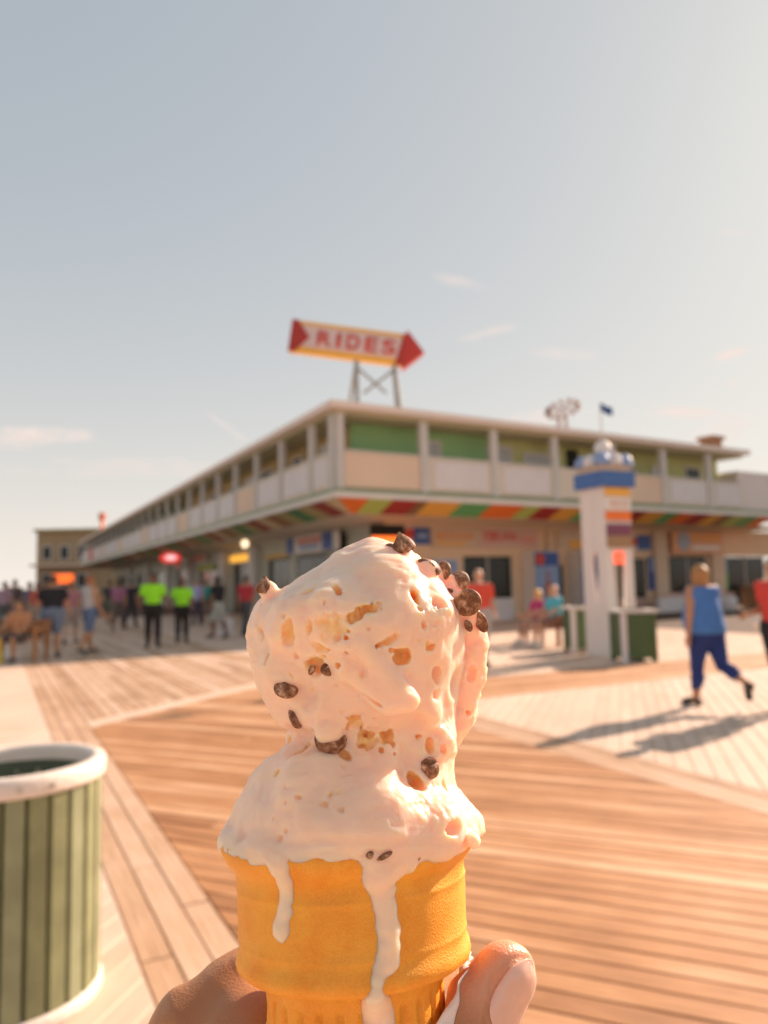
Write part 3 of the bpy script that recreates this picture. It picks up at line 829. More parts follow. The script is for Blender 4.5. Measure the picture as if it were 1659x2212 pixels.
# ================================================================== near round litter bin
bin_ = empty('litter_bin', (-1.42, 2.95, 0), 0, 'round olive slatted litter bin with a thick white rim in the foreground', 'litter bin')
m_slat = mat('olive_slat', (.23, .235, .12), .6, .28, 7, bump=.1, bscale=60)
m_slat2 = mat('sage_slat', (.27, .28, .16), .6, .28, 7, bump=.1, bscale=60)
m_rim = mat('white_plastic_rim', (.78, .67, .59), .5, .12, 9, bump=.15, bscale=50)
RB = .305
for i in range(26):
    a = 2 * math.pi * (i + .5) / 26; w = 2 * math.pi * RB / 26 * .45
    c, s_ = math.cos(a), math.sin(a)
    mb = MB()
    pts = [(-w, 0), (-w + .006, .012), (w - .006, .012), (w, 0), (w, -.012), (-w, -.012)]
    f_ = lambda u, n, z: ((RB + n) * c - u * s_, (RB + n) * s_ + u * c, z)
    mb.hexa([f_(u, n, .05) for u, n in reversed(pts)], [f_(u, n, .80) for u, n in reversed(pts)])
    mb.build('slat', m_slat if i % 3 else m_slat2, bin_)
MB().lathe([(RB - .014, .04), (RB - .014, .8)], 48).build('liner', mat('dark_green_liner', (.06, .07, .035), .7, .2, 4), bin_, True)
MB().lathe([(RB - .02, .03), (RB - .02, .8), (RB - .03, .8), (RB - .03, .04), (.001, .04)], 48).build('inner_drum', mat('dark_drum', (.09, .10, .055), .6, .2, 5), bin_, True)
MB().lathe([(.276, .80), (.276, .842), (.281, .853), (.292, .859), (.312, .859), (.326, .853), (.332, .84), (.332, .800), (.328, .790), (.315, .786), (.28, .788), (.276, .80)], 64).build('rim', m_rim, bin_, True)
MB().lathe([(.28, .0), (.318, .0), (.328, .012), (.328, .045), (.318, .058), (.28, .056)], 64).build('base_ring', m_rim, bin_, True)
for a in (62, 78, 95, 112, 300, 318):
    c, s_ = math.cos(R_(a)), math.sin(R_(a)); rr = .275 if a < 200 else .333
    d_ = 1 if a > 200 else -1
    z_ = .755 if a < 200 else .82
    MB().tube([(rr * c, rr * s_, z_), ((rr + .008 * d_) * c, (rr + .008 * d_) * s_, z_)], .010, 10).build('bolt', mat('bolt_metal', (.5, .5, .45), .35, .1, 5, metal=.8), bin_)

# ================================================================== white tower with boards, two square bins beside it
tw = empty('white_tower', (4.34, 14.92, 0), R_(-64), 'white four legged promenade tower with blue crown and orange boards', 'tower')
m_tw = mat('tower_white', (.76, .70, .66), .5, .04, 2)
WT = .30; ZT = 3.22
def slot(z, zt, wide):
    if z > zt or (not wide and z < .95): return 0.0
    if wide: return .055 + .09 * min(1, z / zt) if z < zt - .02 else .0
    u = (z - .95) / (zt - .95); return .075 * min(1, u * 1.6) * (1 if u < .8 else math.sqrt(max(0, (1 - u) / .2)))
for k in range(4):
    Rk = Matrix.Rotation(k * math.pi / 2, 3, 'Z')
    zt = 1.98 if k % 2 else 2.02
    zs = [0.0, .5, .94, 1.05, 1.2, 1.4, 1.6, 1.8, 1.9, 1.95, zt, 2.2, ZT]
    for sgn in ((-1, 1) if k < 2 else ()):
        mb = MB()
        for z0, z1 in zip(zs[:-1], zs[1:]):
            i0, i1 = slot(z0, zt, k % 2 == 1) + .004, slot(z1, zt, k % 2 == 1) + .004
            o0 = WT - .03 if sgn > 0 else WT - .03; 
            b = [(sgn * i0, -WT - .02, z0), (sgn * o0, -WT - .02, z0), (sgn * o0, -WT + .03, z0), (sgn * i0, -WT + .03, z0)]
            t = [(sgn * i1, -WT - .02, z1), (sgn * o0, -WT - .02, z1), (sgn * o0, -WT + .03, z1), (sgn * i1, -WT + .03, z1)]
            if sgn < 0: b.reverse(); t.reverse()
            mb.hexa([Rk @ Vector(p) for p in b], [Rk @ Vector(p) for p in t])
        mb.build('leg_board', m_tw, tw)
    if k >= 2: MB().box(-WT + .03, WT - .03, -WT - .02, -WT + .03, 2.03, ZT, lambda x, y, z: tuple(Rk @ Vector((x, y, z)))).build('upper_board', m_tw, tw)
    MB().bar(Rk @ Vector((WT, -WT, 0)), Rk @ Vector((WT, -WT, ZT)), .066).build('corner_post', m_bwhite, tw)
# boards on the right-hand face (local +x side faces right and towards the viewer after turning)
def tboard(y0, y1, z0, z1, m_, name='board'): MB().box(WT + .035, WT + .065, y0, y1, z0, z1).build(name, m_, tw)
tboard(-.31, .31, 3.04, 3.20, m_yellow); tboard(-.31, .31, 2.76, 3.03, m_bwhite); tboard(-.31, .31, 2.58, 2.75, m_orange)
tboard(-.30, .30, 2.29, 2.50, mat('plum_board', (.22, .07, .12), .6, .1, 3)); tboard(-.30, .30, 2.05, 2.28, mat('tan_board', (.36, .22, .12), .6, .1, 3))
for q in (-.2, -.05, .12): MB().box(WT + .067, WT + .075, q, q + .09, 2.82, 2.97).build('lettering', m_pink, tw)
MB().box(WT - .1, WT + .05, -.07, .07, 1.75, 1.98).build('red_light', mat('red_lamp', (.85, .08, .04), .4, .1, 3, emit=(1, .10, .04), estr=.5), tw)
MB().box(-.41, .41, -.41, .41, ZT + .002, ZT + .30).build('crown_band', mat('crown_blue', (.06, .15, .40), .5, .08, 3), tw)
MB().box(-.36, .36, -.36, .36, ZT + .302, ZT + .42).build('crown_step', m_cream, tw)
for k in range(8):
    a = k * math.pi / 4; rr = .31 if k % 2 == 0 else .40
    mb = MB(); mb.lathe([(.15, 0), (.15, .10), (.12, .18), (.06, .23), (.001, .25)], 14, (rr * math.cos(a), rr * math.sin(a), ZT + .421)); mb.build('crown_dome', m_ltblue if k % 2 else m_banner, tw, True)
mb = MB(); mb.lathe([(.26, 0), (.26, .12), (.20, .24), (.10, .30), (.001, .31)], 20, (0, 0, ZT + .422)); mb.build('lantern_base', mat('crown_blue2', (.10, .22, .50), .5, .08, 3), tw, True)
mb = MB(); mb.lathe([(.001, -.17), (.09, -.145), (.15, -.08), (.17, 0), (.15, .08), (.09, .145), (.001, .17)], 20, (0, 0, ZT + .80)); mb.build('globe', m_bwhite, tw, True)
MB().tube([(0, 0, ZT + .96), (0, 0, 4.95)], .014, 8).build('flag_pole', m_post, tw)
V_ = []; F_ = []
for i in range(9):
    for j in range(4):
        u = i / 8; V_.append((.01 + .30 * u, .03 * math.sin(u * 7) * u, 4.93 - .055 * j - .16 * u + .012 * math.sin(u * 9)))
for i in range(8):
    for j in range(3): F_.append((i * 4 + j, (i + 1) * 4 + j, (i + 1) * 4 + j + 1, i * 4 + j + 1))
fl_ = mesh_obj('flag', V_, F_, mat('flag_blue', (.05, .12, .30), .7, .1, 4), tw, True); md = fl_.modifiers.new('t', 'SOLIDIFY'); md.thickness = .004

m_bing = mat('bin_dark_green', (.07, .12, .045), .5, .15, 2)
def square_bin(x, y, rz, label, w=.62, h=.86):
    b = empty('square_bin', (x, y, 0), rz, label, 'litter bin', 'square green bins by the tower')
    q = w / 2
    for k in range(4):
        Rk = Matrix.Rotation(k * math.pi / 2, 4, 'Z')
        mb = MB(); mb.box(-q + .07, q - .07, -q + .015, -q + .045, .06, h - .03, lambda x, y, z: tuple(Rk @ Vector((x, y, z)))); mb.build('side_panel', m_bing, b)
        mb = MB(); mb.box(-q, -q + .085, -q, -q + .085, 0, h - .01, lambda x, y, z: tuple(Rk @ Vector((x, y, z)))); mb.build('corner_post', m_banner if k == 0 else m_bing, b)
    MB().box(-q - .04, q + .04, -q - .04, q + .04, h - .008, h + .05).build('lid', m_post, b)
    MB().box(-.16, .16, -.16, .16, h + .052, h + .07).build('opening', m_dark, b)
    return b
square_bin(4.02, 15.85, R_(4), 'dark green square bin half hidden behind the white tower')
square_bin(4.42, 13.86, R_(4), 'dark green square bin standing just right of the white tower')

# ================================================================== benches
def bench(x, y, rz, label, m_, L=1.7, hgt=.82):
    b = empty('bench', (x, y, 0), rz, label, 'bench')
    for k in range(4): MB().box(-L / 2, L / 2, -.05 + k * .115, .055 + k * .115, .42, .455).build('seat_slat', m_, b)
    for k in range(3):
        z = .52 + k * .11; MB().box(-L / 2, L / 2, .42 + k * .02, .45 + k * .02, z, z + .09).build('back_slat', m_, b)
    for s_ in (-1, 1):
        xx = s_ * (L / 2 - .05)
        MB().box(xx - .035, xx + .035, -.05, .02, 0, .418).build('leg', m_, b); MB().box(xx - .035, xx + .035, .38, .43, 0, .418).build('leg', m_, b)
        MB().box(xx - .04, xx + .04, -.08, .42, .64, .69).build('arm_rest', m_, b); MB().box(xx - .03, xx + .03, -.05, .0, .457, .638).build('arm_post', m_, b)
    return b
m_bench = mat('orange_bench_wood', (.48, .22, .09), .6, .15, 3)
m_bench2 = mat('brown_bench_wood', (.26, .10, .05), .6, .15, 3)
bench(3.55, 17.6, R_(-75), 'brown slatted bench where the couple sits behind the bins', m_bench2)
bench(-8.25, 16.3, R_(-8), 'orange wooden bench at the edge of the building shadow', m_bench, 1.9)
# low yellow wet-floor style stand under the left bench end
ys_ = empty('floor_stand', (-7.95, 15.7, 0), R_(20), 'small yellow folding floor stand beside the orange bench', 'stand')
for s_ in (-1, 1):
    mb = MB(); mb.hexa([(-.13, s_ * .14 - .01, 0), (.13, s_ * .14 - .01, 0), (.13, s_ * .14 + .01, 0), (-.13, s_ * .14 + .01, 0)], [(-.08, s_ * .012 - .01, .5), (.08, s_ * .012 - .01, .5), (.08, s_ * .012 + .01, .5), (-.08, s_ * .012 + .01, .5)])
    mb.build('board', mat('stand_yellow', (.72, .50, .05), .5, .08, 4), ys_)
# planter and low wall by the right shop fronts
pl = empty('planter', fA(18.6, .9, 0), R_(32), 'low round mauve planter in front of the right shop fronts', 'planter')
mb = MB(); mb.lathe([(.28, 0), (.36, .10), (.40, .35), (.42, .55), (.36, .57), (.34, .48), (.001, .46)], 20); mb.build('pot', m_banner, pl, True)
lw = empty('low_wall', fA(17.5, 2.2, 0), R_(32), 'low mauve wall below the right shop windows', 'wall')
MB().box(-1.6, 3.4, -.12, .12, 0, .62).build('wall', m_banner, lw); MB().box(-1.65, 3.45, -.16, .16, .622, .70).build('coping', m_pink, lw)
bp_ = empty('board_box', fA(22.6, 1.6, 0), R_(32), 'long brown wooden box bench by the far right doors', 'bench')
MB().box(-1.3, 2.6, -.4, .4, 0, .95).build('body', m_brown2, bp_); MB().box(-1.35, 2.65, -.45, .45, .952, 1.0).build('top', m_brown2, bp_)

# ================================================================== people: each body one continuous skin, clothes as children
def skin_simple(name, c): return mat(name, c, .55, .08, 4, sss=.15, sssr=(1, .4, .25), sscale=.01)
SK = {'fair': skin_simple('fair_skin', (.62, .36, .24)), 'tan': skin_simple('tan_skin', (.50, .25, .13)), 'brown': skin_simple('brown_skin_far', (.22, .10, .055))}
def cloth(c):
    return mat('cloth_%d_%d_%d' % tuple(int(v * 1000) for v in c), c, .85, .10, 6, bump=.25, bscale=18)
def rot_x(v, a):
    c, s_ = math.cos(a), math.sin(a); return np.array([v[0], v[1] * c + v[2] * s_, -v[1] * s_ + v[2] * c])
def person(x, y, face, label, height=1.7, skin='tan', shirt=(.5, .5, .5), sleeve='short', legs=(.1, .1, .2), leglen='long', hair=(.05, .03, .02), hairlen=0.0,
           stride=(0, 0), knee=(3, 3), arm=(3, 3), elbow=(12, 12), armout=(8, 8), girth=1.0, seated=False, hat=None, shoes=(.05, .05, .05), vox=.014, lean=0, z0=0.0, female=False, group=None):
    """face: world heading in degrees (0 = +X). joints for a 1.7 m figure, x to its right, y ahead"""
    root = empty('person', (x, y, z0), R_(face - 90), label, 'person', group)
    k = height / 1.7
    hz_ = .50 if seated else .91
    J = {}
    J['pel'] = np.array([0, 0, hz_ + .03]); J['che'] = np.array([0, .0, hz_ + .37]); J['neck'] = np.array([0, -.01, hz_ + .545]); J['head'] = np.array([0, .025, hz_ + .675])
    for s_, n in ((-1, 'l'), (1, 'r')):
        i = 0 if s_ < 0 else 1
        J['sh' + n] = np.array([s_ * (.17 if female else .19), -.01, hz_ + .50])
        ao, aa = R_(armout[i]) * s_, R_(arm[i])
        u = rot_x(np.array([math.sin(ao), 0, -math.cos(ao)]), -aa); 
        J['el' + n] = J['sh' + n] + u * .29
        w = rot_x(np.array([math.sin(ao) * .6, 0, -math.cos(ao)]), -aa - R_(elbow[i])); w /= np.linalg.norm(w)
        J['wr' + n] = J['el' + n] + w * .25; J['ha' + n] = J['wr' + n] + w * .09; J['hd' + n] = w
        J['hi' + n] = np.array([s_ * .092, 0, hz_])
        if seated:
            J['kn' + n] = J['hi' + n] + np.array([s_ * .04, .42, -.02]); J['an' + n] = J['kn' + n] + np.array([0, -.02 + .03 * i, -.40])
        else:
            u = rot_x(np.array([s_ * .03, 0, -1.0]), -R_(stride[i])); J['kn' + n] = J['hi' + n] + u * .43
            w = rot_x(np.array([0, 0, -1.0]), -R_(stride[i] - knee[i])); J['an' + n] = J['kn' + n] + w * .41
        pitch = 0 if seated else R_(stride[i] - knee[i]) 
        if pitch > 0: pitch *= .4
        J['to' + n] = J['an' + n] + rot_x(np.array([s_ * .03, .155, -.055]), -pitch)
    if lean:
        for q in ('che', 'neck', 'head', 'shl', 'shr', 'ell', 'elr', 'wrl', 'wrr', 'hal', 'har'):
            J[q] = J['pel'] + rot_x(J[q] - J['pel'], R_(lean))
    if not seated:                                    # drop the figure so that its lower foot stands on the ground
        low = min(min(J['an' + n][2] - .075, J['to' + n][2] - .03) for n in 'lr')
        for q in J:
            if not q.startswith('hd'): J[q] = J[q] - np.array([0, 0, low])
    lo = np.min([v for q, v in J.items() if not q.startswith('hd')], 0) - .22; hi_ = np.max([v for q, v in J.items() if not q.startswith('hd')], 0) + .22
    lo[2] = max(lo[2], -.03); hi_[2] = max(hi_[2], J['head'][2] + .2)
    ax_ = [np.arange(lo[a], hi_[a] + vox, vox, dtype=np.float32) for a in range(3)]
    X, Y, Z = np.meshgrid(*ax_, indexing='ij')
    G = girth
    def fresh(): return np.full(X.shape, .5, np.float32)
    def box_of(pts, pad):
        l = np.min(pts, 0) - pad; h = np.max(pts, 0) + pad
        return tuple(slice(max(0, int((l[a] - lo[a]) / vox)), max(1, int((h[a] - lo[a]) / vox) + 2)) for a in range(3))
    def add(F, a, b, ra, rb, k=.03, flat=1.0, cut=False):
        """blend one tapered limb piece into the field (or carve it out), only where it matters"""
        a, b = np.asarray(J[a] if isinstance(a, str) else a, float), np.asarray(J[b] if isinstance(b, str) else b, float)
        i = box_of([a, b], max(ra, rb) + k + .03)
        x_, y_, z_ = X[i], Y[i], Z[i]
        if flat == 1.0: d = cone_sd(x_, y_, z_, a, b, ra, rb)
        else:
            ym = (a[1] + b[1]) / 2; aa, bb = a.copy(), b.copy(); aa[1] = (a[1] - ym) * flat; bb[1] = (b[1] - ym) * flat
            d = cone_sd(x_, (y_ - ym) * flat, z_, aa, bb, ra, rb) / (flat ** .5)
        F[i] = smin(F[i], d, k) if not cut else -smin(-F[i], d, k)
    sw = .86 if female else 1.0
    def torso(F, off):
        add(F, 'pel', 'che', (.155 if not female else .165) * G + off, .165 * sw * (.5 + .5 * G) + off, .02, 1.35)
        add(F, J['shl'] + [.03, 0, -.02], J['shr'] + [-.03, 0, -.02], .075 + off, .075 + off, .08)
        if G > 1.1: add(F, J['pel'] + [0, .08, .12], J['pel'] + [0, .06, .22], .13 * G + off, .12 * G + off, .08)
    def arm_(F, n, off, to=1.0, part=2):
        e = J['el' + n]; s_ = J['sh' + n]
        if part == 1: add(F, s_, s_ + (e - s_) * to, .058 * (.6 + .4 * G) + off, .048 * (.6 + .4 * G) + off, .03); return
        add(F, s_, e, .056 * (.6 + .4 * G) + off, .044 + off, .03); add(F, e, 'wr' + n, .043 + off, .029 + off, .02)
    def leg_(F, n, off, to=2.0):
        h_, k_, a_ = J['hi' + n], J['kn' + n], J['an' + n]
        if to <= 1: add(F, h_, h_ + (k_ - h_) * to, .095 * G + off, (.095 * G + (.06 - .095 * G) * to) + off, .035); return
        add(F, h_, k_, .095 * G + off, .060 + off, .04)
        c = k_ + (a_ - k_) * min(1, to - 1)
        mid = k_ + (a_ - k_) * min(.35, to - 1) - np.array([0, .02, 0])
        add(F, k_, mid, .058 + off, .060 + off, .03); add(F, mid, c, .060 + off, (.060 - .022 * min(1, to - 1)) + off, .03)
    hd = J['head']
    b = fresh(); torso(b, -.008)
    add(b, 'neck', hd - np.array([0, .01, .05]), .058, .052, .03)
    i = box_of([hd], .2)
    x_, y_, z_ = X[i], Y[i], Z[i]
    skull = (np.sqrt(((x_ - hd[0]) / .078) ** 2 + ((y_ - hd[1] + .012) / .098) ** 2 + ((z_ - hd[2] - .025) / .105) ** 2) * .09 - .09)
    b[i] = smin(b[i], skull, .025)
    add(b, hd + [0, .035, -.06], hd + [0, .05, -.085], .055, .040, .03)
    add(b, hd + [0, .090, .01], hd + [0, .112, -.022], .010, .016, .012)
    for s_ in (-1, 1):
        add(b, hd + [s_ * .078, -.005, .015], hd + [s_ * .083, -.012, -.02], .014, .010, .008)
        e_ = hd + [s_ * .033, .102, .018]; add(b, e_, e_, .016, .016, .012, 1.0, True)
    add(b, hd + [-.022, .104, -.062], hd + [.022, .104, -.062], .005, .005, .008, 1.0, True)
    for n in 'lr':
        arm_(b, n, 0); leg_(b, n, 0)
        w = J['hd' + n]; side = np.array([0, 1.0, 0]) - w * w[1]; side /= np.linalg.norm(side)
        pc = J['wr' + n] + w * .055
        add(b, pc - side * .015, pc + side * .015, .024, .024, .018)
        inn = np.array([-1.0 if n == 'r' else 1.0, 0, 0])
        for q, ln in enumerate((.075, .085, .08, .062)):
            f0 = J['wr' + n] + w * .085 + side * (.032 - .021 * q); mid = f0 + w * ln * .55
            add(b, f0, mid, .0105, .0095, .004); add(b, mid, mid + (w * .8 + inn * .5) * ln * .5, .0095, .008, .004)
        add(b, pc - w * .02 + side * .03, pc + w * .03 + side * .055, .011, .009, .008)
        add(b, 'an' + n, 'to' + n, .042, .033, .03); add(b, J['an' + n] + [0, -.045, -.035], J['an' + n] + [0, .0, -.01], .033, .036, .02)
    def put(F, name, m_, par=root):
        ins = F < .06
        w_ = [np.flatnonzero(ins.any(axis=tuple(q for q in range(3) if q != a))) for a in range(3)]
        sl_ = tuple(slice(max(0, v[0] - 1), v[-1] + 2) for v in w_)
        v, q = surface_nets(F[sl_], lo + np.array([s__.start for s__ in sl_]) * vox, vox)
        return np_mesh(name, v * k, q, m_, par)
    put(b, 'body', SK[skin])
    hemz = J['pel'][2] - (.06 if not seated else -.02)
    t = fresh(); torso(t, .014 + (.016 if G > 1.3 else 0))
    if sleeve != 'none':
        for n in 'lr': arm_(t, n, .018, .62, 1) if sleeve == 'short' else arm_(t, n, .016)
    t = np.maximum(t, hemz - Z); t = np.maximum(t, Z - (J['neck'][2] - .005))
    if sleeve == 'none':
        for n in 'lr':
            e_ = J['sh' + n] * [1.22, 1, 1] - [0, 0, .01]; add(t, e_, e_, .075, .075, .01, 1.0, True)
    put(t, 'shirt', cloth(shirt))
    to = {'long': 1.97, 'crop': 1.62, 'shorts': .92}[leglen]
    t = fresh(); add(t, 'pel', J['pel'] + np.array([0, 0, .10]), .158 * G + (.012 if female else .006), .152 * G + .01, .02, 1.30)
    for n in 'lr': leg_(t, n, .016 if leglen != 'shorts' else .024, to)
    t = np.maximum(t, Z - (J['pel'][2] + .11))
    put(t, {'long': 'trousers', 'crop': 'cropped_trousers', 'shorts': 'shorts'}[leglen], cloth(legs))
    for n in 'lr':
        t = fresh(); add(t, 'an' + n, 'to' + n, .044, .043, .02); add(t, J['an' + n] + [0, -.05, -.03], J['an' + n] + [0, 0, -.02], .042, .045, .02)
        t = np.maximum(t, Z - (J['an' + n][2] + .015))
        put(t, 'shoe', cloth(shoes))
    i = box_of([hd], .17); x_, y_, z_ = X[i], Y[i], Z[i]
    if hair is not None:
        t = fresh()
        u = np.sqrt(((x_ - hd[0]) / .088) ** 2 + ((y_ - hd[1] + .020) / .108) ** 2 + ((z_ - hd[2] - .033) / .112) ** 2) * .1 - .1
        u = np.maximum(u, np.maximum(y_ - (hd[1] + .055 + .35 * np.maximum(0, z_ - hd[2] - .05)), (y_ - hd[1]) * .9 - (z_ - hd[2]) * 1.2 + .03))
        if hairlen < .02: u = np.maximum(u, (hd[2] - .05 - hairlen) - z_)
        t[i] = u
        if hairlen >= .02:
            add(t, hd + [0, -.050, .02], hd + [0, -.065, -hairlen], .088, .064, .03); t = np.maximum(t, np.where(Z < hd[2], Y - hd[1] - .012, -1))
        put(t, 'hair', mat('hair_%d' % int(hair[0] * 1000), hair, .5, .2, 30))
    for s_ in (-1, 1):
        mb = MB(); mb.lathe([(.001, -.011), (.008, -.008), (.011, 0), (.008, .008), (.001, .011)], 8, (0, 0, 0))
        mb.v = [((v[0] + hd[0] + s_ * .033) * k, (v[1] + hd[1] + .082) * k, (v[2] + hd[2] + .018) * k) for v in mb.v]; mb.build('eye', mat('eye_dark', (.05, .04, .035), .3), root, True)
    return root
def gnd(px, py):
    v = CAM_M.to_3x3() @ Vector(((px - 829.5) / FPX, (1106 - py) / FPX, -1.0)); t = -CAM_H / v.z
    return v.x * t, v.y * t

p = gnd(1534, 1526)
person(p[0], p[1], 110, 'woman in a blue sleeveless top and navy cropped trousers walking away', 1.60, 'tan', (.07, .19, .48), 'none', (.022, .04, .17), 'crop', (.42, .20, .07), .15,
       stride=(9, -17), knee=(2, 48), arm=(-4, 12), elbow=(6, 14), armout=(15, 10), girth=1.42, female=True, vox=.0105, shoes=(.06, .05, .04), lean=4)
p = gnd(1692, 1534)
rp_ = person(p[0], p[1], 205, 'person in a red shirt and black shorts at the right edge holding a white cup', 1.62, 'tan', (.75, .07, .05), 'short', (.025, .025, .03), 'shorts', (.16, .08, .04), 0,
       stride=(10, -8), knee=(4, 14), arm=(-6, -8), elbow=(20, 84), armout=(8, 6), girth=1.05, vox=.0115, shoes=(.12, .06, .05))
pc = gnd(1632, 1534)
cpx = ray_at(1633, 1352, p[1] - .12)
cup_ = empty('paper_cup', cpx, 0, 'bright white paper cup held by the person in red', 'cup')
mb = MB(); mb.lathe([(.001, -.06), (.030, -.06), (.040, .055), (.044, .06), (.040, .062), (.036, .055), (.028, -.05), (.001, -.05)], 20); mb.build('cup', m_bwhite, cup_, True)
MB().lathe([(.045, .061), (.045, .072), (.03, .078), (.001, .079)], 20).build('lid', m_bwhite, cup_, True)
p = (1.62, 13.4)
person(p[0], p[1], 70, 'person in a coral red shirt standing behind the ice cream toward the shop window', 1.64, 'fair', (.80, .10, .06), 'short', (.50, .42, .38), 'shorts', None, 0, stride=(6, -6), arm=(20, 10), elbow=(40, 20), girth=1.15)
bx_, by_ = 3.55, 17.6
def bpos(u, v=.12):
    a = R_(-75); return bx_ + u * math.cos(a) - v * math.sin(a), by_ + u * math.sin(a) + v * math.cos(a)
q = bpos(-.42); person(q[0], q[1], 195, 'seated woman with blonde hair and a magenta top on the brown bench', 1.62, 'fair', (.50, .05, .16), 'short', (.42, .26, .20), 'crop', (.75, .42, .10), .12, seated=True, arm=(30, 30), elbow=(40, 40), female=True, shoes=(.75, .7, .65))
q = bpos(.42); person(q[0], q[1], 195, 'seated bald man in a turquoise shirt on the brown bench', 1.76, 'fair', (.10, .45, .55), 'short', (.30, .16, .12), 'shorts', None, 0, seated=True, arm=(30, 30), elbow=(40, 40), girth=1.1, shoes=(.8, .76, .7))
p = gnd(112, 1420)
person(p[0], p[1], 108, 'heavy man in a black T-shirt and denim shorts seen from behind', 1.74, 'tan', (.022, .022, .028), 'short', (.16, .20, .28), 'shorts', (.09, .05, .03), 0, stride=(6, -8), arm=(4, 4), armout=(20, 20), girth=1.24, shoes=(.06, .05, .05))
p = gnd(192, 1414)
person(p[0], p[1], 55, 'man in a pale grey tank top and blue denim shorts in the shade', 1.74, 'tan', (.52, .50, .50), 'none', (.12, .17, .28), 'shorts', (.30, .12, .05), 0, stride=(10, -12), knee=(4, 16), arm=(30, 6), elbow=(60, 20), shoes=(.08, .08, .07))
p = gnd(330, 1400)
person(p[0], p[1], -72, 'person in a neon green shirt with black trousers, the taller of two', 1.78, 'brown', (.35, .95, .03), 'short', (.028, .022, .02), 'long', (.03, .02, .015), 0, stride=(9, -9), knee=(3, 16), armout=(16, 16), girth=1.1, hat=None, shoes=(.03, .03, .03))
p = gnd(393, 1390)
person(p[0], p[1], -75, 'person in a neon green shirt with black trousers, the shorter of two', 1.64, 'brown', (.35, .95, .03), 'short', (.028, .022, .02), 'long', (.03, .02, .015), .05, stride=(-6, 8), knee=(10, 3), armout=(12, 12), girth=1.08, shoes=(.03, .03, .03))
far_p = [(256, 1362, 'person in a purple pink shirt walking under the left wing', 1.68, 'tan', (.36, .14, .24), 'short', (.14, .10, .09), 'crop', (.08, .05, .03), .04, 90),
         (283, 1356, 'person in a charcoal shirt beside the purple pink shirt', 1.72, 'tan', (.035, .03, .04), 'short', (.05, .045, .05), 'long', (.04, .03, .03), 0, 85),
         (236, 1350, 'person in a dark grey shirt left of the purple pink shirt', 1.74, 'tan', (.06, .06, .07), 'short', (.14, .15, .12), 'shorts', (.06, .04, .03), 0, 100),
         (470, 1380, 'person in a black top and pale shorts by the white column', 1.70, 'brown', (.02, .022, .026), 'short', (.40, .42, .38), 'shorts', (.03, .025, .02), .08, 150),
         (532, 1376, 'person in a crimson shirt just left of the ice cream', 1.70, 'tan', (.55, .045, .06), 'short', (.09, .08, .08), 'long', (.05, .03, .03), 0, 60),
         (425, 1352, 'person in a lavender shirt behind the neon green shirts', 1.68, 'fair', (.42, .40, .62), 'short', (.07, .06, .10), 'long', (.10, .06, .04), 0, -80),
         (446, 1348, 'person in a teal shirt next to the black top', 1.66, 'tan', (.05, .30, .25), 'short', (.22, .15, .12), 'long', (.05, .04, .03), 0, -100),
         (8, 1372, 'person in a mauve shirt at the left edge of the crowd', 1.70, 'tan', (.36, .24, .30), 'short', (.10, .10, .10), 'long', (.06, .04, .03), 0, 90),
         (30, 1360, 'person in a dark brown jacket at the far left crowd', 1.80, 'tan', (.12, .08, .07), 'long', (.20, .18, .18), 'long', (.03, .02, .02), 0, 95),
         (62, 1366, 'person in a slate shirt among the far left crowd', 1.70, 'tan', (.14, .13, .18), 'short', (.22, .20, .18), 'shorts', (.08, .05, .03), 0, 80),
         (80, 1380, 'person in a brick red shirt left of the black T-shirt', 1.66, 'tan', (.48, .10, .07), 'short', (.30, .30, .28), 'shorts', (.20, .08, .04), .03, 75),
         (152, 1392, 'person in a dusty rose shirt between the two men', 1.64, 'fair', (.48, .20, .22), 'short', (.38, .30, .28), 'shorts', (.34, .14, .06), .06, 100),
         (100, 1352, 'person in a pale grey shirt walking far down the promenade', 1.74, 'tan', (.40, .38, .36), 'short', (.12, .12, .14), 'long', (.05, .04, .03), 0, -90)]
rq = random.Random(3)
for (px, py, lab, h, sk, sh, sl_, lg, ll, hr, hl, fc) in far_p:
    p = gnd(px, py)
    st = rq.uniform(6, 16) * rq.choice((-1, 1))
    person(p[0], p[1], fc, lab, h, sk, sh, sl_, lg, ll, hr, hl, stride=(st, -st), knee=(3 if st > 0 else 16, 16 if st > 0 else 3), arm=(-st * .8, st * .8), vox=.017, girth=rq.uniform(1.0, 1.15))
a8 = R_(-8)
for u, lab, sh in ((.45, 'seated person in an orange brown top on the orange bench', (.52, .24, .12)), (-.40, 'seated person in a grey blue top at the left end of the orange bench', (.34, .36, .42))):
    person(-8.25 + u * math.cos(a8) - .12 * math.sin(a8), 16.3 + u * math.sin(a8) + .12 * math.cos(a8), 262, lab, 1.66, 'tan', sh, 'short', (.12, .10, .09), 'shorts', (.10, .05, .03), .04, seated=True, arm=(25, 25), elbow=(45, 45), girth=1.05)
# white shopping bag carried by the black top
p = gnd(487, 1378)
bag = empty('shopping_bag', (p[0], p[1], .32), 0, 'pale lilac shopping bag hanging beside the person in the black top', 'bag')
mb = MB(); mb.hexa([(-.20, -.08, -.25), (.20, -.08, -.25), (.20, .08, -.25), (-.20, .08, -.25)], [(-.24, -.05, .22), (.24, -.05, .22), (.24, .05, .22), (-.24, .05, .22)]); mb.build('sack', m_banner, bag)
for s_ in (-1, 1): MB().tube([(-.1, s_ * .05, .22), (-.06, s_ * .03, .36), (.06, s_ * .03, .36), (.1, s_ * .05, .22)], .012, 6).build('handle', m_banner, bag)

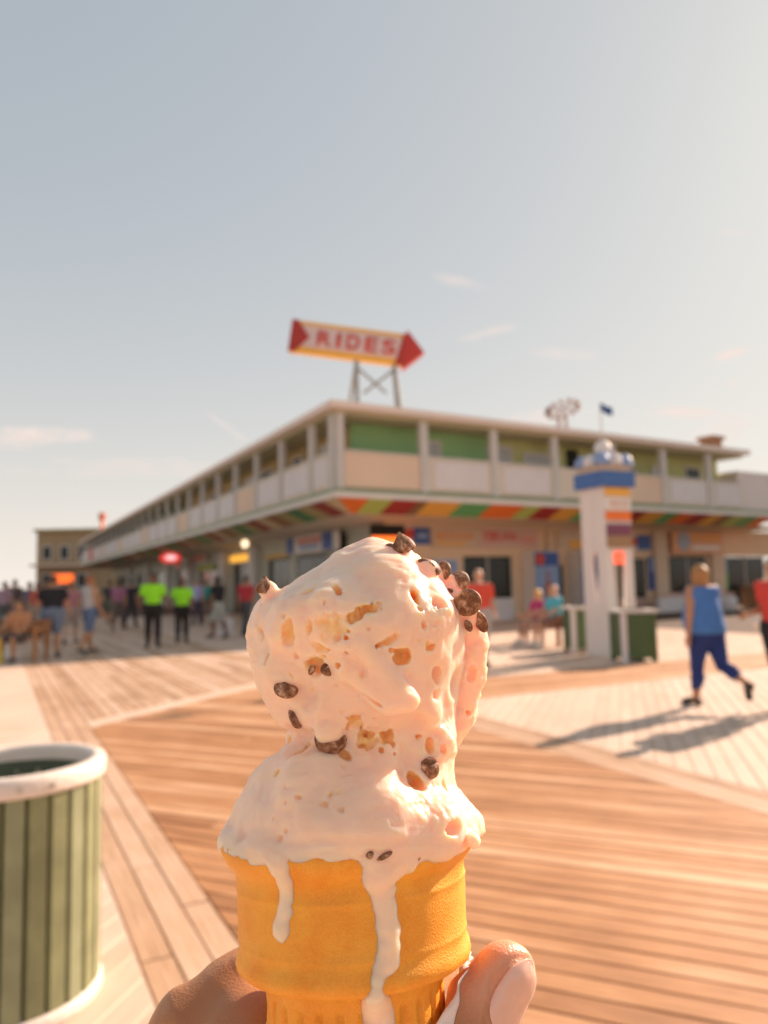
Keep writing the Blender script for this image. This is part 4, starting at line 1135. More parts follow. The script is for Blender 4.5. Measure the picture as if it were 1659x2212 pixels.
# ================================================================== the held ice cream (modelled in millimetres, x right, y up, z towards the viewer)
# origin: middle of the wafer rim, 185 mm from the lens; the whole group hangs on an empty with that place and tilt
D0 = 185.0
X0, Y0 = (755 - 829.5) / FPX * D0, (1106 - 1800) / FPX * D0
CONE_M = CAM_M @ Matrix.Translation((X0 / 1000, Y0 / 1000, -D0 / 1000)) @ Matrix.Scale(.001, 4)
AX = np.array([-.055, math.cos(R_(14)), -math.sin(R_(14))]); AX /= np.linalg.norm(AX)
def to_px(x, y, z):
    d = D0 - z
    return 829.5 + FPX * (x + X0) / d, 1106 - FPX * (y + Y0) / d
def mm(px, py, z):
    d = D0 - z
    return np.array([(px - 829.5) / FPX * d - X0, (1106 - py) / FPX * d - Y0, z])

icc = empty('ice_cream_cone', (0, 0, 0), 0, 'wafer cup with a double scoop of chocolate chip ice cream held up close', 'ice cream')
icc.matrix_world = CONE_M

H_IC = 0.37
gx = np.arange(-37, 39, H_IC, dtype=np.float32); gy = np.arange(-53, 76, H_IC, dtype=np.float32); gz = np.arange(-36, 44, H_IC, dtype=np.float32)
X, Y, Z = np.meshgrid(gx, gy, gz, indexing='ij')
PXg, PYg = to_px(X, Y, Z)
PXg = PXg.astype(np.float32); PYg = PYg.astype(np.float32)
ys = np.array([1158, 1163, 1168, 1178, 1195, 1222, 1240, 1258, 1268, 1280, 1300, 1325, 1355, 1400, 1450, 1490, 1530, 1558, 1570, 1576, 1605, 1625, 1640, 1665, 1700, 1740, 1775, 1800, 1830, 1870, 1930])
xl_ = np.array([802, 785, 772, 748, 718, 688, 662, 638, 618, 588, 558, 545, 537, 537, 547, 557, 577, 592, 604, 622, 614, 598, 570, 552, 532, 508, 494, 491, 500, 540, 600])
xr_ = np.array([812, 828, 842, 866, 895, 930, 950, 964, 974, 980, 990, 1000, 1006, 1006, 1000, 992, 986, 983, 982, 981, 984, 988, 980, 978, 984, 1006, 1024, 1029, 1024, 990, 930])
fine = np.arange(1150, 1940, 2.0)
def prof(a, k=5):
    v = np.interp(fine, ys, a); ker = np.hanning(k); ker /= ker.sum()
    return np.convolve(np.pad(v, k // 2, mode='edge'), ker, 'valid')
fl, fr2 = prof(xl_), prof(xr_)
def lut(t): return np.interp(PYg, fine, t).astype(np.float32)
cxg, wg = lut((fl + fr2) / 2), lut((fr2 - fl) / 2)
sc_mm = D0 / FPX
# depth of the lump: follows the width, leaning towards the viewer at the top
zc = (PYg - 1800) * sc_mm * .04
dzg = np.maximum(wg * sc_mm * lut(np.interp(fine, [1150, 1250, 1400, 1560, 1620, 1700, 1800, 1900], [1.0, .98, .94, .84, .84, .88, .985, 1.03])), .3)
f = np.sqrt(((PXg - cxg) / np.maximum(wg, 1)) ** 2 + ((Z - zc) / dzg) ** 2) - 1
f *= np.minimum(wg * sc_mm, dzg)
g0, g1, g2 = np.gradient(f, H_IC)
f = f / np.maximum(np.sqrt(g0 * g0 + g1 * g1 + g2 * g2), .35)
f = np.where(PYg < 1160, np.maximum(f, (1160 - PYg) * sc_mm), f).astype(np.float32)
del g0, g1, g2, cxg, wg, dzg, zc

def cur_box(c, r):
    return tuple(slice(max(0, int((c[a] - r - g_[0]) / H_IC)), max(1, int((c[a] + r - g_[0]) / H_IC) + 2)) for a, g_ in enumerate((gx, gy, gz)))
def local(fn, c, r):
    """run fn on the sub-box of the grid around c"""
    i = cur_box(c, r); f[i] = fn(f[i], X[i], Y[i], Z[i])
def surf(px, py):
    """first hit of the sight line through (px, py): point and outward normal"""
    zz = np.arange(42, -34, -.1)
    P = np.stack([mm(px, py, z) for z in zz])
    I = ((P - np.array([gx[0], gy[0], gz[0]])) / H_IC)
    I = np.clip(np.round(I).astype(int), 1, np.array(f.shape) - 2)
    v = f[I[:, 0], I[:, 1], I[:, 2]]
    k = np.argmax(v < 0)
    if v[k] >= 0: k = int(np.argmin(v))
    a, b, c = I[k]
    n = np.array([f[a + 1, b, c] - f[a - 1, b, c], f[a, b + 1, c] - f[a, b - 1, c], f[a, b, c + 1] - f[a, b, c - 1]])
    return P[k], n / (np.linalg.norm(n) + 1e-9)
def blob(c, r, k=2.0, sub=False, c2=None, r2=None):
    c = np.asarray(c, float); c2 = c if c2 is None else np.asarray(c2, float); r2 = r if r2 is None else r2
    m_ = (c + c2) / 2; R = np.linalg.norm(c2 - c) / 2 + max(r, r2) + 3 * k
    local(lambda F, x, y, z: smin(F, cone_sd(x, y, z, c, c2, r, r2), k).astype(np.float32) if not sub else (-smin(-F, cone_sd(x, y, z, c, c2, r, r2), k)).astype(np.float32), m_, R)
px2 = sc_mm
# the lobe behind on the right
for a, b in (((985, 1305, 0), (1012, 1380, -5)), ((1012, 1380, -5), (1008, 1450, -6)), ((1008, 1450, -6), (985, 1545, -7)), ((985, 1545, -7), (962, 1600, -8))):
    blob(mm(*a), 4.4 if a[1] < 1310 else 5.0, .5, False, mm(*b), 5.0 if b[1] < 1500 else 3.4)
# overflow on the rim at the right and the run of melt
for (x, y, z, r) in ((978, 1775, 6, 5.5), (1003, 1792, 2, 4.0), (945, 1790, 17, 6.0), (1013, 1808, 2, 2.2)): blob(mm(x, y, z), r, 4.0)
# the flap that folds out like a nose, with its undercut
def onsurf(px, py, lift):
    p, n = surf(px, py); return p + n * lift
pA, pB = onsurf(778, 1392, -1.0), onsurf(868, 1500, 1.7)
pC, pD = onsurf(745, 1445, -1.8), onsurf(832, 1508, 1.2)
def flap(F, x, y, z):
    d = smin(cone_sd(x, y, z, pA, pB, 2.0, 2.7), cone_sd(x, y, z, pC, pD, 3.0, 2.5), 2.6)
    d = smin(d, cone_sd(x, y, z, pD, pB, 2.3, 2.3), 1.5)
    return smin(F, d, .9).astype(np.float32)
local(flap, (pA + pB) / 2, 18)
# broad swells and hollows
for (x, y, lift, r, k) in ((610, 1345, .2, 5, 4), (700, 1290, -1.2, 7, 5), (850, 1230, -1.0, 6, 5), (960, 1330, .3, 4, 3), (930, 1545, .5, 3.2, 3), (960, 1600, .5, 3.4, 2.5), (700, 1545, -.4, 6, 4), (600, 1460, -.4, 5, 4), (660, 1700, -1, 8, 6), (815, 1720, -1.2, 8, 6)):
    blob(onsurf(x, y, lift - r * .55), r, k)
for (x, y, r, k) in ((905, 1570, 3.0, 3), (985, 1480, 2.5, 2.5), (655, 1600, 3.2, 3), (660, 1500, 2.4, 2.5), (880, 1640, 3.0, 3), (1000, 1560, 2.0, 2)):
    p, n = surf(x, y); blob(p + n * r * .55, r, k, True)
# chips sit in collars of cream: (px, py, width px, height px, turn, lift along sight mm, coat)
CH = [(873, 1184, 54, 54, 0, 2.0, .4, 3), (842, 1183, 26, 22, 10, 0, .3, 3), (927, 1224, 56, 40, 25, 1.2, .7, 5), (955, 1233, 46, 54, -30, -2.0, .4, -1), (992, 1255, 48, 52, 20, -4.0, .4, -1),
      (1010, 1301, 64, 64, 0, -1.0, .1, 5), (1039, 1343, 30, 52, -25, -3, .1, 1), (1012, 1352, 18, 30, -30, 1, .1, 4), (572, 1273, 42, 42, 20, -2, .7, 3),
      (617, 1489, 46, 42, 20, .3, .25, None), (639, 1547, 28, 56, -12, .5, .1, None), (716, 1590, 64, 58, 0, 1.2, .75, None), (708, 1450, 34, 26, 0, -.6, .8, None), (924, 1659, 42, 46, -30, .6, .15, None),
      (799, 1846, 14, 14, 0, .2, .2, None), (828, 1848, 32, 11, -25, .1, .2, None), (900, 1853, 12, 9, -30, .1, .2, None), (972, 1276, 16, 12, 0, .3, .3, None), (888, 1303, 12, 10, 0, .2, .3, None), (1041, 1417, 9, 16, 0, .1, .5, None), (671, 1449, 12, 26, 35, -.1, .0, None)]
CHP = []
for (x, y, w, h, a, lift, coat, zz) in CH:
    if zz is None:
        p, n = surf(x, y); p = p + n * (lift - .5)
    else:
        p = mm(x, y, zz)
    CHP.append(p)
    if len(CHP) == 12: blob(p + np.array([-.5, 2.1, .2]), 3.1, 1.2)
    elif coat >= .3:
        cd = mm(800, 1370, 0) - p; cd /= np.linalg.norm(cd)
        sz_ = (w + h) * px2 * .25
        blob(p + cd * sz_ * (.75 if coat < .5 else .45) - np.array([0, 0, .4]), sz_ * (.95 if coat < .5 else 1.02), 1.3)
# cream pressed out to the lip all round
T = X * AX[0] + Y * AX[1] + Z * AX[2]
rad = np.sqrt(np.maximum(X * X + Y * Y + Z * Z - T * T, 0))
f = smin(f, np.sqrt((rad - 28.0) ** 2 + (T - .2) ** 2) - 2.7, 3.0).astype(np.float32)
del T, rad
# clip to what stands above the rim, leaving a ragged melted edge
T = X * AX[0] + Y * AX[1] + Z * AX[2]
ang = np.arctan2(X, Z).astype(np.float32)
edge = -2.0 + 1.1 * np.sin(ang * 5 + 1) + .8 * np.sin(ang * 11 + 2) + .5 * np.sin(ang * 23) - 1.6 * np.exp(-((ang - .55) / .45) ** 2) + 2.2 * np.exp(-((ang + .32) / .26) ** 2)
f = (-smin(-f, T - edge, .35)).astype(np.float32)
del T, ang, edge
# drips down the wafer wall
def wall_r(t): return np.interp(t, [-70, -40, -31, -29.4, -28, -26.5, -25, -22.8, -8, -6.2, -4, -2, 0], [19.6, 20.3, 20.6, 21, 24, 26.9, 27.2, 26.6, 27, 27.2, 29.2, 30.3, 30.5])
B1 = np.cross(AX, [0, 0, 1.0]); B1 /= np.linalg.norm(B1); B2 = np.cross(B1, AX)
if B1[0] < 0: B1 = -B1
if B2[2] < 0: B2 = -B2
def on_wall(px, py):
    for z in np.arange(42, -10, -.1):
        p = mm(px, py, z); t = p @ AX; q = p - AX * t
        if t < 0.2 and np.linalg.norm(q) < wall_r(t): return p, q / np.linalg.norm(q)
    return mm(px, py, 20), np.array([0, 0, 1.])
def drip(pts):
    P = []
    for (x, y, w) in pts:
        p, q = on_wall(x, y); r = w * px2 * .56; P.append((p - q * max(r * .5, r - 1.15), r))
    for (a, ra), (b, rb) in zip(P[:-1], P[1:]): blob(a, ra, .7, False, b, rb)
drip([(592, 1836, 52), (600, 1868, 44), (612, 1900, 33), (618, 1935, 32), (614, 1970, 31), (606, 2000, 36), (604, 2012, 34)])
drip([(806, 1852, 70), (820, 1884, 58), (827, 1918, 48), (833, 1960, 44), (839, 2010, 41), (838, 2045, 40), (832, 2078, 50), (828, 2092, 46), (818, 2120, 30), (812, 2150, 38), (816, 2185, 48), (822, 2225, 54)])
drip([(870, 1856, 62), (838, 1886, 46)])
drip([(1010, 1800, 30), (1024, 1822, 22)])
# pits: (px, py, half width px, half height px, turn deg, depth mm, raggedness)
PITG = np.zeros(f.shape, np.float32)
PITS = [(782, 1321, 36, 15, -28, 2.6, 1), (622, 1372, 17, 38, 12, 1.5, .6), (577, 1426, 11, 18, 20, 1.0, .5), (681, 1436, 16, 21, 25, 1.8, .9), (746, 1402, 7, 20, 15, 1.2, 1), (731, 1437, 9, 7, -30, 1.4, .8),
        (868, 1421, 19, 19, -20, 3.0, .5), (835, 1386, 30, 6, -22, 1.0, .7), (851, 1407, 18, 7, 20, 1.2, .8), (815, 1521, 46, 6, 24, 2.0, .2), (768, 1568, 20, 15, 0, 1.3, .9), (788, 1598, 17, 20, 0, 1.7, .9), (742, 1628, 15, 9, 35, 1.6, .6),
        (838, 1590, 11, 17, 0, 2.0, .8), (848, 1610, 6, 8, 0, 1.4, .6), (824, 1622, 6, 7, 0, 1.2, .6), (852, 1628, 7, 8, 0, 1.0, .6), (897, 1287, 9, 17, -24, 2.8, .46), (916, 1350, 6, 9, -15, 1.6, .3), (931, 1399, 13, 8, 30, 1.6, .9),
        (904, 1692, 21, 14, 22, 3.0, .46), (983, 1786, 37, 17, -6, 1.8, .15), (727, 1268, 7, 21, -28, 1.0, .6), (655, 1278, 14, 5, -20, .8, .6), (613, 1330, 8, 6, -30, .8, .7), (560, 1356, 4, 9, 0, .7, .6), (566, 1380, 5, 8, 0, .7, .6),
        (618, 1702, 10, 4, -8, 1.2, .3), (594, 1670, 8, 5, -20, .8, .5), (660, 1620, 18, 8, -30, 1.3, .8), (620, 1600, 14, 8, -10, 1.2, .6), (645, 1645, 12, 4, -40, .8, .6), (796, 1360, 6, 6, 0, 1.3, .5), (668, 1358, 5, 12, 8, .9, .8), (705, 1340, 24, 26, 0, .8, 1),
        (718, 1372, 30, 24, 0, .7, 1), (690, 1400, 14, 12, 0, .7, 1), (640, 1415, 6, 18, 14, .8, .7), (700, 1300, 6, 9, 10, .7, .8), (676, 1300, 4, 6, 0, .6, .8), (945, 1462, 12, 26, -14, 1.5, .3), (938, 1500, 10, 16, -20, 1.0, .3),
        (1020, 1455, 9, 22, 8, 1.2, .4), (1012, 1540, 9, 9, 0, 1.4, .5), (640, 1723, 5, 4, 0, .7, .5), (700, 1738, 7, 5, 0, .7, .7), (735, 1750, 12, 6, 20, .6, .7), (590, 1768, 5, 5, 0, .7, .5), (668, 1790, 5, 4, 0, .6, .5), (602, 1812, 6, 4, 0, .7, .5), (617, 1733, 4, 6, 0, .7, .4),
        (908, 1318, 8, 5, 20, 1.0, .5), (948, 1305, 16, 20, -15, 1.2, .4), (960, 1622, 9, 22, -10, 1.4, .3), (930, 1610, 10, 16, 0, 1.2, .5), (902, 1590, 9, 6, 0, 1.1, .9), (960, 1700, 20, 10, 20, .8, .6)]
rp = random.Random(9)
for _ in range(70):
    PITS.append((rp.uniform(545, 990), rp.choice([rp.uniform(1210, 1560), rp.uniform(1640, 1830)]), rp.uniform(1.5, 4.5), rp.uniform(1.5, 4), rp.uniform(-60, 60), rp.uniform(.25, .5), .8))
for n_, (x, y, a, b, tr, dep, rag) in enumerate(PITS):
    p, n = surf(x, y)
    vd = np.array([0, 0, 1.0]) * .75 + n * .25
    vd /= np.linalg.norm(vd)
    u = np.array([math.cos(R_(-tr)), math.sin(R_(-tr)), 0]); u = u - vd * (u @ vd); u /= np.linalg.norm(u); v = np.cross(vd, u)
    A, Bq = a * px2, b * px2
    dep = dep * 1.05
    def pit(F, x_, y_, z_, p=p, u=u, v=v, vd=vd, A=A, Bq=Bq, dep=dep, rag=rag, n_=n_):
        q = np.stack([x_ - p[0], y_ - p[1], z_ - p[2]], -1)
        cu, cv, cd = q @ u, q @ v, q @ vd
        P_ = np.stack([x_, y_, z_], -1).reshape(-1, 3)
        nz_ = (vnoise(P_, 1.5, 100 + n_ % 7).reshape(x_.shape) * .55 + vnoise(P_, .7, 200 + n_ % 5).reshape(x_.shape) * .35) * rag
        d = (np.sqrt((cu / A) ** 2 + (cv / Bq) ** 2 + (cd / dep) ** 2) - 1 + nz_ * (.6 + .5 * (rag > .6))) * min(A, Bq, dep)
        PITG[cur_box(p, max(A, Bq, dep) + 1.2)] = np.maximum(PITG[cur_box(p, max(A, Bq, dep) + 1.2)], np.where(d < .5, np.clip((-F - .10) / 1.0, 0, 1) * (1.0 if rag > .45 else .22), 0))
        return (-smin(-F, d, .30)).astype(np.float32)
    local(pit, p, max(A, Bq, dep) + 1.2)
# the small chips low on the front lie on the finished surface
for q_ in (14, 15, 16):
    p, n = surf(CH[q_][0], CH[q_][1]); CHP[q_] = p + n * .15
# overall unevenness, and crumbly ice where the scoop tore
band = np.abs(f) < 1.6
Pn = np.stack([X[band], Y[band], Z[band]], 1)
pxb, pyb = PXg[band], PYg[band]
warp = Pn + np.stack([vnoise(Pn, 4, 21), vnoise(Pn, 4, 22), vnoise(Pn, 4, 23)], 1) * 2.0
fib = warp @ np.array([[.30, .10, 0], [-.08, .9, .2], [0, -.2, .9]])
add = .55 * vnoise(Pn, 6.0, 1) + .34 * vnoise(warp, 3.0, 2) + .11 * (1 - 2 * np.abs(vnoise(fib, 1.7, 9))) + .06 * vnoise(warp, 1.1, 12)
def zone(cx_, cy_, rx, ry): return np.clip(1.3 - ((pxb - cx_) / rx) ** 2 - ((pyb - cy_) / ry) ** 2, 0, 1)
crumb = np.clip(zone(945, 1730, 62, 48) + zone(945, 1335, 48, 42) + zone(955, 1610, 26, 60) + zone(1030, 1480, 34, 120) + zone(540, 1400, 16, 60) * 1.3 + zone(705, 1370, 60, 60) * .45, 0, 1)
grain = np.maximum(vnoise(Pn, 1.0, 3), -.2) * .34 + np.maximum(vnoise(Pn, .62, 4), -.1) * .22
f[band] -= (add + crumb * grain + .035 * vnoise(Pn, .9, 6)).astype(np.float32)
# never inside the wafer's outer wall below the rim except as drips: mesh it
vv, qq = surface_nets(f, (gx[0], gy[0], gz[0]), H_IC)
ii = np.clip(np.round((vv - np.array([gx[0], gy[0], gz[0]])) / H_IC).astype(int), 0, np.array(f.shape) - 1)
pit_glow = PITG[ii[:, 0], ii[:, 1], ii[:, 2]]
del X, Y, Z, PXg, PYg, f, band, PITG

def cream_mat():
    m = bpy.data.materials.new('vanilla_ice_cream'); m.use_nodes = True
    N, L = m.node_tree.nodes, m.node_tree.links; b = N['Principled BSDF']
    t = N.new('ShaderNodeTexCoord')
    n = N.new('ShaderNodeTexNoise'); n.inputs['Scale'].default_value = .12; n.inputs['Detail'].default_value = 4; L.new(t.outputs['Object'], n.inputs['Vector'])
    r = N.new('ShaderNodeMix'); r.data_type = 'RGBA'; L.new(n.outputs['Fac'], r.inputs['Factor'])
    r.inputs[6].default_value = (.99, .61, .43, 1); r.inputs[7].default_value = (.99, .70, .55, 1)
    # warm scattered glow inside the pits, painted into the base colour by depth
    at = N.new('ShaderNodeAttribute'); at.attribute_name = 'pit_glow'
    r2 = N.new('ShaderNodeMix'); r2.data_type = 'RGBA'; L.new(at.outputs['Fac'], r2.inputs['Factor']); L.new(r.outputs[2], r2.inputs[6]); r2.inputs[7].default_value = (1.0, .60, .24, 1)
    L.new(r2.outputs[2], b.inputs['Base Color'])
    b.inputs['Roughness'].default_value = .40; b.inputs['Specular IOR Level'].default_value = .38
    b.inputs['Subsurface Weight'].default_value = 1.0
    b.inputs['Subsurface Radius'].default_value = (1.0, .62, .30)
    b.inputs['Subsurface Scale'].default_value = .0048
    n2 = N.new('ShaderNodeTexNoise'); n2.inputs['Scale'].default_value = 2.2; n2.inputs['Detail'].default_value = 5; L.new(t.outputs['Object'], n2.inputs['Vector'])
    bp = N.new('ShaderNodeBump'); bp.inputs['Strength'].default_value = .25; bp.inputs['Distance'].default_value = .0003
    L.new(n2.outputs['Fac'], bp.inputs['Height']); L.new(bp.outputs['Normal'], b.inputs['Normal'])
    return m
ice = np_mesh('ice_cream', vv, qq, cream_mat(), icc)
ta_ = ice.data.attributes.new('pit_glow', 'FLOAT', 'POINT'); ta_.data.foreach_set('value', pit_glow.astype(np.float32))

# ---- wafer cup: turned profile with lip, wall, ridge and a fluted foot
prof_c = [(28.9, .6), (29.7, 1.0), (30.4, .6), (30.6, -.8), (30.2, -2.2), (29.2, -3.8), (28.0, -5.2), (27.2, -6.2), (27.0, -7.3), (26.95, -8.6), (26.93, -9.2), (26.92, -9.6), (26.9, -10), (26.88, -10.6), (26.85, -12), (26.65, -17), (26.52, -19.6), (26.5, -20.2), (26.5, -20.6), (26.5, -21), (26.5, -21.6), (26.6, -22.8), (27.0, -23.8), (27.25, -25), (26.95, -26.3), (25.6, -27.3),
          (23.4, -28), (21.5, -28.6), (20.8, -29.4), (20.6, -30.6), (20.55, -31.4), (20.5, -32.4), (20.5, -33.4), (20.45, -35), (20.4, -37), (20.35, -39), (20.3, -40), (20.3, -41), (20.3, -42.2), (20.1, -43.4), (20.0, -48), (19.8, -54), (19.5, -60), (19, -61.5), (12, -61.6), (0.01, -61.6)]
NS = 336
V_, F_ = [], []
for (r, t) in prof_c:
    for j in range(NS):
        a = 2 * math.pi * j / NS
        rr = r
        if t < -30 and r > 15:
            u = (a / (2 * math.pi) * 28) % 1.0
            g_ = 1 - min(1, max(0, (abs(u - .5) - .12) / .08))
            win = max(0, min(1, (-31.2 - t) / 1.2)) * (1 - max(0, min(1, (-39.6 - t) / 1.0))) + max(0, min(1, (-42.2 - t) / 1.0)) * (1 - max(0, min(1, (-59 - t) / 1)))
            rr -= .9 * g_ * win
        jit = (.28 * math.exp(-((t + 9.6) / .5) ** 2) + .22 * math.exp(-((t + 20.6) / .5) ** 2)) + .09 * math.sin(a * 7 + t) + .07 * math.sin(a * 17 + t * .6)
        if t > -.5: jit += .25 * random.uniform(-1, 1)
        p = AX * t + (B1 * math.cos(a) + B2 * math.sin(a)) * (rr + jit)
        V_.append(p)
for i in range(len(prof_c) - 1):
    for j in range(NS):
        F_.append((i * NS + j, i * NS + (j + 1) % NS, (i + 1) * NS + (j + 1) % NS, (i + 1) * NS + j))
# inner skin, so that the cup has a real wall
k0 = len(V_)
inner = [(28.9, .6), (28.4, -.6), (27.8, -2.5), (25.6, -7), (25, -20), (25, -25), (19.2, -30), (18.4, -58), (0.01, -59)]
for (r, t) in inner:
    for j in range(NS):
        a = 2 * math.pi * j / NS; V_.append(AX * t + (B1 * math.cos(a) + B2 * math.sin(a)) * r)
for i in range(len(inner) - 1):
    for j in range(NS):
        F_.append((k0 + i * NS + (j + 1) % NS, k0 + i * NS + j, k0 + (i + 1) * NS + j, k0 + (i + 1) * NS + (j + 1) % NS))
def wafer_mat():
    m = bpy.data.materials.new('wafer'); m.use_nodes = True
    N, L = m.node_tree.nodes, m.node_tree.links; b = N['Principled BSDF']
    t = N.new('ShaderNodeTexCoord')
    n = N.new('ShaderNodeTexNoise'); n.inputs['Scale'].default_value = .10; n.inputs['Detail'].default_value = 6; n.inputs['Roughness'].default_value = .6; L.new(t.outputs['Object'], n.inputs['Vector'])
    c = N.new('ShaderNodeValToRGB'); L.new(n.outputs['Fac'], c.inputs['Fac'])
    c.color_ramp.elements[0].position = .3; c.color_ramp.elements[0].color = (.84, .28, .014, 1)
    c.color_ramp.elements[1].position = .72; c.color_ramp.elements[1].color = (.99, .47, .055, 1)
    # fine baked pores
    v = N.new('ShaderNodeTexVoronoi'); v.inputs['Scale'].default_value = 2.3; L.new(t.outputs['Object'], v.inputs['Vector'])
    n3 = N.new('ShaderNodeTexNoise'); n3.inputs['Scale'].default_value = 3.0; n3.inputs['Detail'].default_value = 5; L.new(t.outputs['Object'], n3.inputs['Vector'])
    mu = N.new('ShaderNodeMath'); mu.operation = 'MULTIPLY_ADD'; L.new(n3.outputs['Fac'], mu.inputs[0]); mu.inputs[1].default_value = 1.3; L.new(v.outputs['Distance'], mu.inputs[2])
    bp = N.new('ShaderNodeBump'); bp.inputs['Strength'].default_value = .45; bp.inputs['Distance'].default_value = .00025
    L.new(mu.outputs[0], bp.inputs['Height']); L.new(bp.outputs['Normal'], b.inputs['Normal'])
    mx = N.new('ShaderNodeMath'); mx.operation = 'MULTIPLY_ADD'; L.new(n3.outputs['Fac'], mx.inputs[0]); mx.inputs[1].default_value = .55
    sb = N.new('ShaderNodeMath'); sb.operation = 'MULTIPLY_ADD'; L.new(n.outputs['Fac'], sb.inputs[0]); sb.inputs[1].default_value = .75; sb.inputs[2].default_value = -.15; L.new(sb.outputs[0], mx.inputs[2])
    L.new(mx.outputs[0], c.inputs['Fac'])
    L.new(c.outputs['Color'], b.inputs['Base Color'])
    b.inputs['Roughness'].default_value = .5; b.inputs['Specular IOR Level'].default_value = .4
    b.inputs['Subsurface Weight'].default_value = .35; b.inputs['Subsurface Radius'].default_value = (1, .45, .1); b.inputs['Subsurface Scale'].default_value = .0025
    return m
cup = mesh_obj('wafer_cup', V_, F_, wafer_mat(), icc, True)

# ---- chocolate chips: flat-bottomed drops, each its own part pressed into the cream
def chip_mat():
    m = bpy.data.materials.new('smeared_chocolate'); m.use_nodes = True
    N, L = m.node_tree.nodes, m.node_tree.links; b = N['Principled BSDF']
    t = N.new('ShaderNodeTexCoord'); oi = N.new('ShaderNodeObjectInfo')
    ad = N.new('ShaderNodeVectorMath'); ad.operation = 'ADD'; L.new(t.outputs['Object'], ad.inputs[0])
    cx_ = N.new('ShaderNodeCombineXYZ'); ml = N.new('ShaderNodeMath'); ml.operation = 'MULTIPLY'; L.new(oi.outputs['Random'], ml.inputs[0]); ml.inputs[1].default_value = 60
    L.new(ml.outputs[0], cx_.inputs[0]); L.new(cx_.outputs[0], ad.inputs[1])
    n = N.new('ShaderNodeTexNoise'); n.inputs['Scale'].default_value = .55; n.inputs['Detail'].default_value = 6; n.inputs['Roughness'].default_value = .65; L.new(ad.outputs[0], n.inputs['Vector'])
    c = N.new('ShaderNodeValToRGB'); L.new(n.outputs['Fac'], c.inputs['Fac'])
    c.color_ramp.elements[0].position = .42; c.color_ramp.elements[0].color = (.15, .06, .027, 1)
    c.color_ramp.elements[1].position = .66; c.color_ramp.elements[1].color = (.66, .45, .31, 1)
    e = c.color_ramp.elements.new(.55); e.color = (.32, .16, .085, 1)
    L.new(c.outputs['Color'], b.inputs['Base Color']); b.inputs['Roughness'].default_value = .62; b.inputs['Specular IOR Level'].default_value = .3
    bp = N.new('ShaderNodeBump'); bp.inputs['Strength'].default_value = .5; bp.inputs['Distance'].default_value = .0003; L.new(n.outputs['Fac'], bp.inputs['Height']); L.new(bp.outputs['Normal'], b.inputs['Normal'])
    return m
m_chip = chip_mat()
DROP = [(0.01, -.42), (.55, -.44), (.86, -.38), (.98, -.22), (1.0, -.02), (.92, .22), (.74, .45), (.50, .62), (.28, .78), (.12, .93), (.01, .98)]
for i, ((x, y, w, h, a, lift, coat, zz), p) in enumerate(zip(CH, CHP)):
    n = 24; vs_, fs_ = [], []
    kq = .47 if i < 9 else .53; sx, sy = w * px2 * kq, h * px2 * kq; sz = (sx + sy) / 2
    # drop axis: mostly up and out of the cream for edge chips, towards the viewer for disc-like ones
    if i in (5, 6): ax = Vector((.25, .15, -1))
    elif i in (0, 8): ax = Vector((-.35, 1, .1))
    elif i in (11, 12): ax = Vector((0, .5, 1))
    else: ax = Vector((rp.uniform(-.4, .4), rp.uniform(-.2, .9), rp.uniform(.2, .9)))
    ax.normalize(); q = ax.to_track_quat('Z', 'Y').to_matrix()
    for (r, z) in DROP:
        for j in range(n):
            t = 2 * math.pi * j / n
            v = q @ Vector((r * math.cos(t), r * math.sin(t), z * (1.45 if i in (0, 8) and z > 0 else .8)))
            v = Vector((v.x * sx, v.y * sy, v.z * sz * .9)) * (1 + .04 * math.sin(2 * t + i) + .010 * rp.uniform(-1, 1))
            v = Matrix.Rotation(R_(-a), 3, 'Z') @ v
            vs_.append(v)
    for k in range(len(DROP) - 1):
        for j in range(n): fs_.append((k * n + j, k * n + (j + 1) % n, (k + 1) * n + (j + 1) % n, (k + 1) * n + j))
    mesh_obj('chocolate_chip', vs_, fs_, m_chip, ice, True, loc=tuple(p))

# ---- paper napkin wrapped round the foot of the cup
napkin = empty('paper_napkin', (0, 0, 0), 0, 'crumpled white paper napkin wrapped round the foot of the wafer cup', 'napkin')
napkin.matrix_world = CONE_M
V_, F_ = [], []
NA, NT = 200, 40
for i in range(NT):
    for j in range(NA):
        a = 2 * math.pi * j / NA                  # 0 = right, 90 = towards viewer
        top = np.interp(math.degrees(a) % 360, [0, 12, 25, 38, 52, 70, 100, 125, 150, 200, 300, 345, 360], [-28.6, -29.4, -33, -37, -40.8, -42, -42.3, -42.5, -41.5, -40, -36, -29, -28.6])
        t = top + (-75 - top) * i / (NT - 1)
        out = np.interp(math.degrees(a) % 360, [0, 20, 45, 70, 120, 300, 340, 360], [6.6, 4.4, 1.0, .6, .5, 1.4, 6.4, 6.6])
        r = wall_r(t) + .25 + out * (.35 + .65 * math.exp(-((i / NT - .25) / .35) ** 2))
        r += .55 * out / 3.5 * math.sin(a * 14 + t * .5) + .3 * math.sin(a * 31 + t * .35) * (out / 3.5) + .22 * out / 3.5 * math.sin(t * 1.3 + a * 5)
        V_.append(AX * t + (B1 * math.cos(a) + B2 * math.sin(a)) * r)
for i in range(NT - 1):
    for j in range(NA): F_.append((i * NA + j, (i + 1) * NA + j, (i + 1) * NA + (j + 1) % NA, i * NA + (j + 1) % NA))
m_paper = mat('tissue_paper', (.86, .76, .68), .8, .04, .2, bump=.3, bscale=2.0, sss=.4, sssr=(1, .7, .5), sscale=.002)
nk = mesh_obj('sheet', V_, F_, m_paper, napkin, True)
md = nk.modifiers.new('thickness', 'SOLIDIFY'); md.thickness = .25

